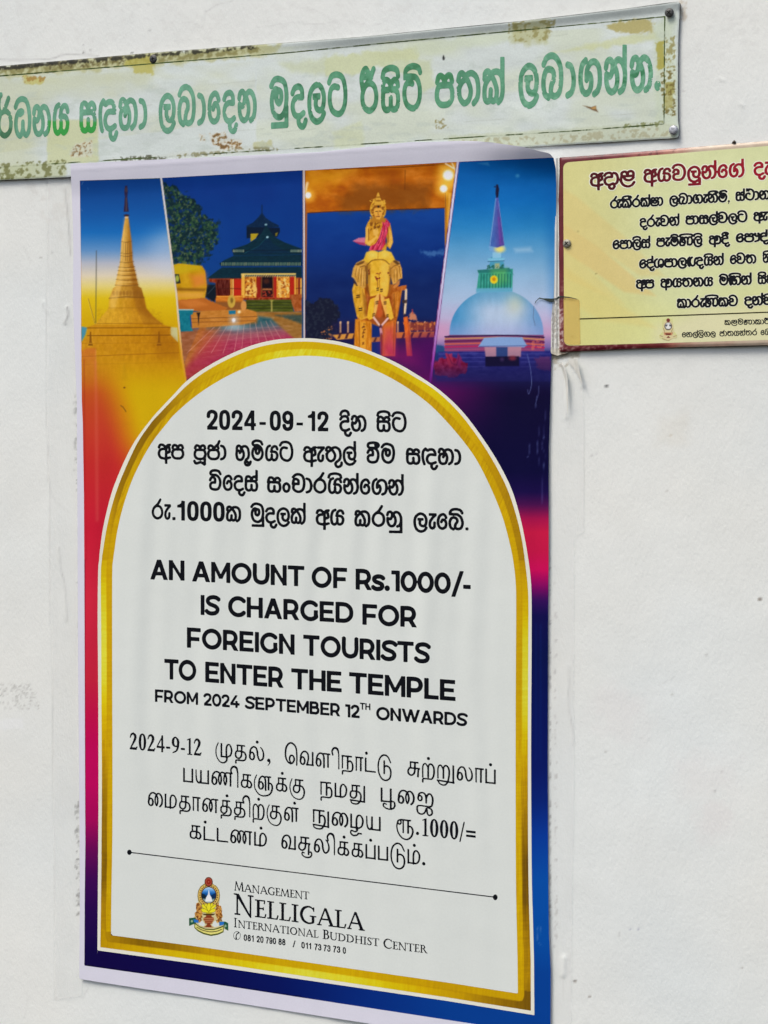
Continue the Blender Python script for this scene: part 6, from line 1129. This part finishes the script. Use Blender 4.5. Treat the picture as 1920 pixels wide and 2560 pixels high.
LAB = ['printed date line in local script', 'second line in local script', 'third line in local script', 'fee line in local script', 'printed line reading AN AMOUNT OF Rs.1000/-', 'printed line reading IS CHARGED FOR', 'printed line reading FOREIGN TOURISTS', 'printed line reading TO ENTER THE TEMPLE', 'smaller printed line with the starting date', 'thin printed date 2024-9-12', 'first line in thin lettering', 'second line in thin lettering', 'third line in thin lettering', 'last line in thin lettering']
M_TXT = print_mat('poster_black_print', .55, .05, spec=.08, attr=False, col=tuple(base((12, 14, 20))))
for ws, lab in zip(LINES, LAB):
    o = text('text_line', ws, 1.35, TOP, M_TXT, poster); o['label'] = lab
shape('comma', lambda X, Y: np.minimum(np.hypot(X - 671.8, Y - 1900.8) - 4.2, sd_line(X, Y, spline([(673.5, 1902), (674.5, 1906.5), (669.5, 1914.5)], False, 6), np.linspace(5, 1.4, 13))), (662, 680, 1892, 1918), 1.2, TOP, M_TXT, poster)
shape('rule_line', lambda X, Y: np.minimum(sd_line(X, Y, [(324, 2130.8), (780, 2186.5), (1238.3, 2243)], 2.6), np.minimum(np.hypot((X - 323.4) / .84, Y - 2130.8) - 6.6, np.hypot((X - 1238.2) / .8, Y - 2243.2) - 7.2)), (312, 1250, 2118, 2256), 1.4, TOP, M_TXT, poster)
NAME = [(J, 'M', 585.6, 2225.6, 610.4, 2229.2, 23, 10, 6), (J, 'A N A G E M E N T', 610.6, 2229.2, 772.9, 2249, 19.2, 10, 3)]
o = text('organisation_name', NAME + [(J, 'N', 584.8, 2285.4, 633.5, 2291.6, 52, 12, 4), (J, 'E L L I G A L A', 637.6, 2292, 911.8, 2327, 43.5, 13, 8), (J, 'I', 584.8, 2317.4, 592, 2318.4, 23, 10, 5), (J, 'N T E R N A T I O N A L', 594.5, 2318.6, 795.7, 2345, 18.6, 10, 6), (J, 'B', 806.7, 2347, 823, 2348.6, 23, 10, 5), (J, 'U D D H I S T', 824.5, 2349, 947.7, 2366, 19, 10, 7), (J, 'C', 958.7, 2369.8, 979.5, 2372.6, 24, 10, 5), (J, 'E N T E R', 981.5, 2372.6, 1069, 2383.4, 19.4, 10, 6)], .9, TOP, M_TXT, poster)
o['label'] = 'organisation name in serif capitals'
o = text('phone_numbers', [(H, '0 8 1', 609.2, 2351.6, 634.2, 2354.4, 16, 18, 10), (H, '2 0', 641.5, 2355.4, 658.7, 2357.4, 16, 18, 10), (H, '7 9 0', 664.7, 2358.2, 690, 2361, 16, 18, 10), (H, '8 8', 696, 2361.8, 713.6, 2363.8, 16, 18, 10), (H, '/', 731.5, 2367.6, 739, 2368.2, 16.5, 14, 5), (H, '0 1 1', 753.4, 2370.4, 777.8, 2373.4, 16, 18, 12), (H, '7 3', 786.3, 2374.6, 803.5, 2376.8, 16, 18, 10), (H, '7 3', 808.9, 2377.4, 826.4, 2379.6, 16, 18, 10), (H, '7 3', 832.7, 2380.2, 850.6, 2382.4, 16, 18, 10), (H, '0', 856.8, 2383.6, 864.7, 2384.6, 16, 18, 10)], .9, TOP, M_TXT, poster)
o['label'] = 'two printed telephone numbers'
def tel(X, Y):
    r = np.hypot((X - 592.4) / .84, Y - 2339) - 10.2
    hs = sd_line(X, Y, spline([(595.5, 2332.5), (591.5, 2336), (590.2, 2341), (590.6, 2346)], False, 6), np.array([3.6, 2.2, 2.2, 2.4, 2.4, 2.2, 2.2, 2.2, 2.2, 2.2, 2.2, 2.2, 2.2, 2.2, 2.4, 2.8, 3.2, 3.6, 3.8]))
    return np.minimum(np.abs(r) - .6, hs)
shape('telephone_symbol', tel, (580, 605, 2326, 2352), .8, TOP, M_TXT, poster)
# emblem
em = Canvas(465, 2185, 580, 2350, .6); em.tf = (460, 2180, 6.381); em.a[:] = (200, 190, 140)
BRN = (84, 40, 22); OR_ = (206, 150, 70)
em.ell(395, 370, 178, 195, (66, 54, 22), 1, .5); em.ell(395, 370, 170, 187, (208, 176, 92), 1, .5)
for k in range(26):
    a = math.radians(k * 360 / 26); em.ell(395 + 140 * math.cos(a), 370 + 156 * math.sin(a), 9, 11, (70, 44, 20), .9, .5)
em.ell(395, 368, 124, 136, (60, 30, 20), 1, .5); em.ell(395, 368, 112, 124, lambda X_, Y_: stops((Y_ - 2180) * 6.381, [(245, (190, 214, 232)), (300, (90, 150, 210)), (340, (24, 96, 170)), (380, (10, 60, 110)), (410, (16, 40, 60)), (440, (130, 156, 150)), (490, (176, 190, 180))]), 1, .5)
em.poly([(280, 340), (320, 350), (370, 400), (340, 425), (285, 410)], (14, 32, 44), .85, 1); em.poly([(510, 330), (470, 350), (420, 390), (450, 425), (505, 410)], (12, 44, 84), .85, 1)
em.poly([(392, 290), (400, 290), (410, 360), (440, 410), (450, 470), (340, 470), (350, 410), (382, 360)], (226, 232, 236), 1, .6)
for (cx, flip) in ((235, 1), (560, -1)):
    g = lambda pts: [(cx + flip * x, y) for x, y in pts]
    em.poly(g([(-50, 510), (-30, 485), (10, 490), (40, 540), (60, 640), (50, 700), (20, 760), (40, 800), (0, 800), (-20, 740), (-50, 720), (-70, 660), (-40, 640), (-40, 580)]), OR_, 1, .6, 1, 3); em.spots(g([(-60, 490), (60, 490), (60, 800), (-60, 800)]), (110, 60, 24), .54, 2.4, .9); em.line(g([(-50, 510), (-42, 580), (-70, 660), (-30, 720), (10, 800)]), 1, BRN, .8, .5)
em.ell(393, 157, 66, 76, (60, 26, 16), 1, .5); em.ell(393, 157, 56, 66, (150, 56, 40), 1, .5); em.ell(393, 157, 44, 52, (190, 110, 90), .8, .5); em.ell(393, 157, 38, 46, (140, 40, 26), 1, .5); em.ell(393, 157, 6, 7, (210, 150, 120), 1, .5)
em.poly([(300, 500), (340, 480), (380, 490), (440, 485), (500, 510), (520, 560), (500, 640), (300, 640), (280, 560)], (222, 206, 60), .0, .5)
YL = (224, 214, 44)
for q in ([(395, 640), (330, 570), (345, 500), (395, 560)], [(395, 640), (460, 570), (450, 490), (400, 560)], [(395, 640), (290, 560), (300, 510), (350, 560)], [(395, 640), (500, 560), (500, 515), (440, 560)], [(395, 640), (360, 560), (400, 490), (430, 560)], [(395, 650), (300, 640), (275, 590), (330, 585), (390, 630)], [(395, 650), (480, 640), (505, 595), (450, 590), (400, 630)]):
    em.poly(q, YL, 1, .6, curve=True); em.line(q + [q[0]], .9, (110, 96, 10), .9, .4, True)
em.poly([(360, 650), (440, 650), (460, 690), (330, 690)], (180, 160, 40), .9, .6); em.poly([(290, 665), (500, 665), (470, 690), (320, 690)], (60, 40, 20), .9, .6)
em.poly([(350, 690), (440, 690), (440, 712), (476, 730), (478, 770), (450, 800), (452, 820), (420, 828), (440, 870), (475, 885), (310, 882), (345, 866), (370, 826), (330, 818), (336, 796), (310, 768), (312, 730), (352, 712)], (128, 56, 30), 1, .6); em.line([(318, 740), (472, 740)], 2, (206, 150, 100), .8, .6); em.line([(320, 770), (470, 768)], 2, (206, 150, 100), .8, .6); em.line([(345, 800), (450, 800)], 2, (196, 130, 80), .8, .6)
em.poly([(80, 735), (190, 725), (190, 830), (150, 830), (80, 860)], (34, 84, 62), 1, .6); em.ell(125, 785, 18, 20, (150, 180, 150), .9, .8); em.poly([(150, 750), (230, 770), (230, 815), (160, 800)], (40, 110, 190), 1, .6)
em.poly([(560, 790), (660, 790), (706, 815), (706, 940), (650, 900), (630, 830)], (34, 84, 62), 1, .6); em.ell(662, 860, 16, 22, (150, 180, 150), .9, .8); em.poly([(560, 800), (640, 790), (635, 840), (565, 860)], (40, 110, 190), 1, .6)
em.poly([(170, 806), (240, 862), (340, 905), (470, 910), (570, 880), (636, 850), (630, 960), (540, 1000), (430, 1020), (310, 990), (220, 945), (165, 890)], (60, 74, 24), 1, .6); em.poly([(178, 830), (250, 885), (345, 922), (470, 926), (570, 900), (624, 874), (620, 946), (540, 980), (430, 998), (315, 970), (225, 925), (175, 882)], (222, 214, 120), 1, .6)
em.line([(205, 880), (280, 922), (360, 945), (430, 955), (520, 946), (600, 915)], 2.2, (46, 42, 20), .75, .6, True)
EM = [(80, 735), (150, 728), (175, 690), (168, 655), (195, 630), (190, 540), (198, 495), (222, 490), (214, 380), (226, 300), (262, 228), (326, 184), (332, 120), (360, 86), (392, 78), (428, 88), (455, 120), (460, 190), (520, 226), (560, 290), (574, 370), (566, 460), (552, 530), (590, 540), (606, 600), (605, 660), (622, 715), (600, 740), (612, 785), (660, 790), (706, 815), (708, 940), (640, 905), (632, 962), (540, 1003), (430, 1022), (310, 993), (220, 948), (164, 892), (160, 835), (80, 862)]
EMP = [(x / 6.381 + 460, y / 6.381 + 2180) for x, y in EM]
EGAPS = [[(226, 812), (262, 800), (290, 770), (312, 800), (336, 830), (318, 868), (250, 850)], [(470, 800), (500, 770), (530, 825), (552, 800), (556, 862), (490, 880), (446, 850)]]
EG = [[(x / 6.381 + 460, y / 6.381 + 2180) for x, y in g] for g in EGAPS]
o = shape('emblem', lambda X, Y: np.maximum(sd_poly(X, Y, EMP), np.maximum(-sd_poly(X, Y, EG[0]), -sd_poly(X, Y, EG[1]))), pbox(EMP), .8, TOP, M_PRINT, poster, em.lut)
o['label'] = 'coloured crest with lotus, urn and ribbon'

# ------------------------------------------------------------------ tape on the wall and over the edges
def tape_mat(name, col, alpha, rough, coat=.0):
    m = print_mat(name, rough, .03, 300, .3, .25, False, tuple(base(col)), bs=160); N = m.node_tree.nodes; L = m.node_tree.links
    N['Principled BSDF'].inputs['Alpha'].default_value = alpha; return m
def wrinkled(h, k, s=0): return lambda px, py: wall_off(px, py) + .0014 + h * (fbm(np.asarray(px) / k + s, np.asarray(py) / (k * 5), 3) - .5)
M_CLEAR = tape_mat('clear_tape_film', (226, 227, 226), .16, .3)
tl = poly_shape('clear_tape', [(119, 438), (150, 436), (184, 430), (190, 640), (190, 760), (194, 900), (199, 1000), (200, 1250), (201, 1530), (203, 1900), (206, 2100), (206, 2490), (138, 2500), (134, 2100), (131, 1570), (124, 1560), (121, 1210), (117, 1000), (118, 800)], 4, wrinkled(.0003, 40), M_CLEAR)
tl['label'] = 'long strip of clear tape along the left edge of the poster'; tl['category'] = 'tape'; tl['group'] = 'clear tape strips beside the poster'
tr = poly_shape('clear_tape', [(1366, 900), (1420, 897), (1443, 897), (1450, 930), (1458, 966), (1461, 1100), (1460, 1330), (1436, 1345), (1434, 1700), (1436, 2000), (1430, 2300), (1428, 2640), (1368, 2640), (1362, 2240), (1360, 1900), (1362, 1400), (1362, 1120)], 4, wrinkled(.0003, 40, 5), M_CLEAR)
tr['label'] = 'long strip of clear tape along the right edge of the poster'; tr['category'] = 'tape'; tr['group'] = 'clear tape strips beside the poster'
tw = Canvas(1360, 380, 1470, 980, 1); tw.a[:] = np.array([204, 204, 198.0]) + (fbm(tw.X / 3, tw.Y / 60, 3)[..., None] - .5) * 20
tw.line([(1393.5, 395), (1394, 500), (1392, 740)], 1.6, (150, 152, 148), .7, .8); tw.line([(1386.5, 760), (1384, 830), (1383, 880)], 1.6, (120, 118, 110), .8, .8); tw.line([(1390, 400), (1391, 560), (1390, 740)], 1.2, (228, 230, 226), .7, .8)
tw.spots([(1376, 745), (1400, 745), (1398, 890), (1374, 890)], (150, 144, 130), .58, 5, .6, 2, 4, .5); tw.poly([(1372, 872), (1452, 872), (1448, 896), (1372, 900)], (192, 187, 170), .85, 4, 5, 8)
tw.spots([(1396, 868), (1448, 868), (1440, 892), (1396, 886)], (120, 100, 80), .52, 6, .6); tw.spots([(1372, 880), (1410, 880), (1404, 940), (1372, 950)], (170, 164, 146), .5, 7, .6)
M_TORN = print_mat('torn_white_tape', .5, .05, 400, .25, .4, True, bs=200)
tt = poly_shape('torn_tape', [(1386, 399), (1391, 396), (1398, 393), (1399, 420), (1396.5, 500), (1398, 640), (1400, 742), (1399, 860), (1400, 880), (1410, 881), (1420, 880), (1416, 884), (1404, 886), (1395, 889), (1386, 887), (1378, 884), (1377, 878), (1378, 800), (1383, 740), (1387, 600), (1388, 480)], 2, lambda px, py: np.minimum(P0(px, py) + .0004, .0040) + .0008 * np.sin(np.asarray(px) / 1.6) * sm(900, 860, np.asarray(py, float)), M_TORN, None, tw.lut)
tt['label'] = 'torn dirty white tape filling the gap between poster and yellow notice'; tt['category'] = 'tape'
fl = poly_shape('tape_tear', [(1348.4, 743.6), (1356, 745.6), (1379, 746.4), (1391, 745.2), (1396, 741), (1401, 739.6), (1424, 742.4), (1440, 746.4), (1449.8, 750.2), (1438, 747.6), (1424, 744.8), (1402, 743.4), (1395, 747.6), (1386, 749.6), (1386, 753.6), (1378, 755.2), (1370, 753.4), (1358, 748.8), (1348, 746.6), (1341, 753), (1335, 764), (1339, 753)], .8, lambda px, py: np.maximum(P0(px, py) * (np.asarray(px) < 1393), nb_off(px, py) * (np.asarray(px) >= 1393)) + .0016, print_mat('grimy_tape_underside', .6, .2, 500, attr=False, col=tuple(base((52, 60, 56)))))
fl['label'] = 'dark curled tear of tape across the poster edge beside the yellow notice'; fl['category'] = 'tape'
ye = poly_shape('yellowed_tape', [(1408.6, 744.5), (1424, 744), (1449, 750.5), (1451, 862), (1424, 862.5), (1412, 858), (1409, 850)], 3, lambda px, py: nb_off(px, py) + .0005, tape_mat('yellowed_tape_film', (222, 184, 92), .42, .34))
ye['label'] = 'yellowed patch of clear tape on the lower left of the notice board'; ye['category'] = 'tape'

M_FOLD = tape_mat('puckered_tape_film', (212, 211, 202), .9, .35)
def fold(name, pts, ridge, h, lab):
    R = spline(ridge, False, 6)
    def off(px, py):
        px = np.asarray(px, float); py = np.asarray(py, float)
        return wall_off(px, py) + .0020 + h * sm(9, 0, sd_line(px, py, R, .1))
    o = poly_shape(name, pts, 1.6, off, M_FOLD); o['label'] = lab; o['category'] = 'tape'
fold('tape_fold', [(1420, 896.5), (1443, 896.5), (1446, 912), (1450, 932), (1457, 963), (1450, 950), (1440, 930), (1430, 915), (1423, 908)], [(1443, 897), (1446, 912), (1450, 932), (1457, 962)], .0045, 'pointed puckered fold of tape hanging below the corner of the yellow notice')
fold('tape_fold', [(1400, 906), (1408, 908), (1414, 922), (1420, 948), (1421, 990), (1419, 1044), (1416, 1000), (1414, 960), (1408, 932)], [(1404, 907), (1411, 922), (1418, 950), (1419, 995), (1418.5, 1043)], .0036, 'long thin crease of tape running down beside the poster below the yellow notice')
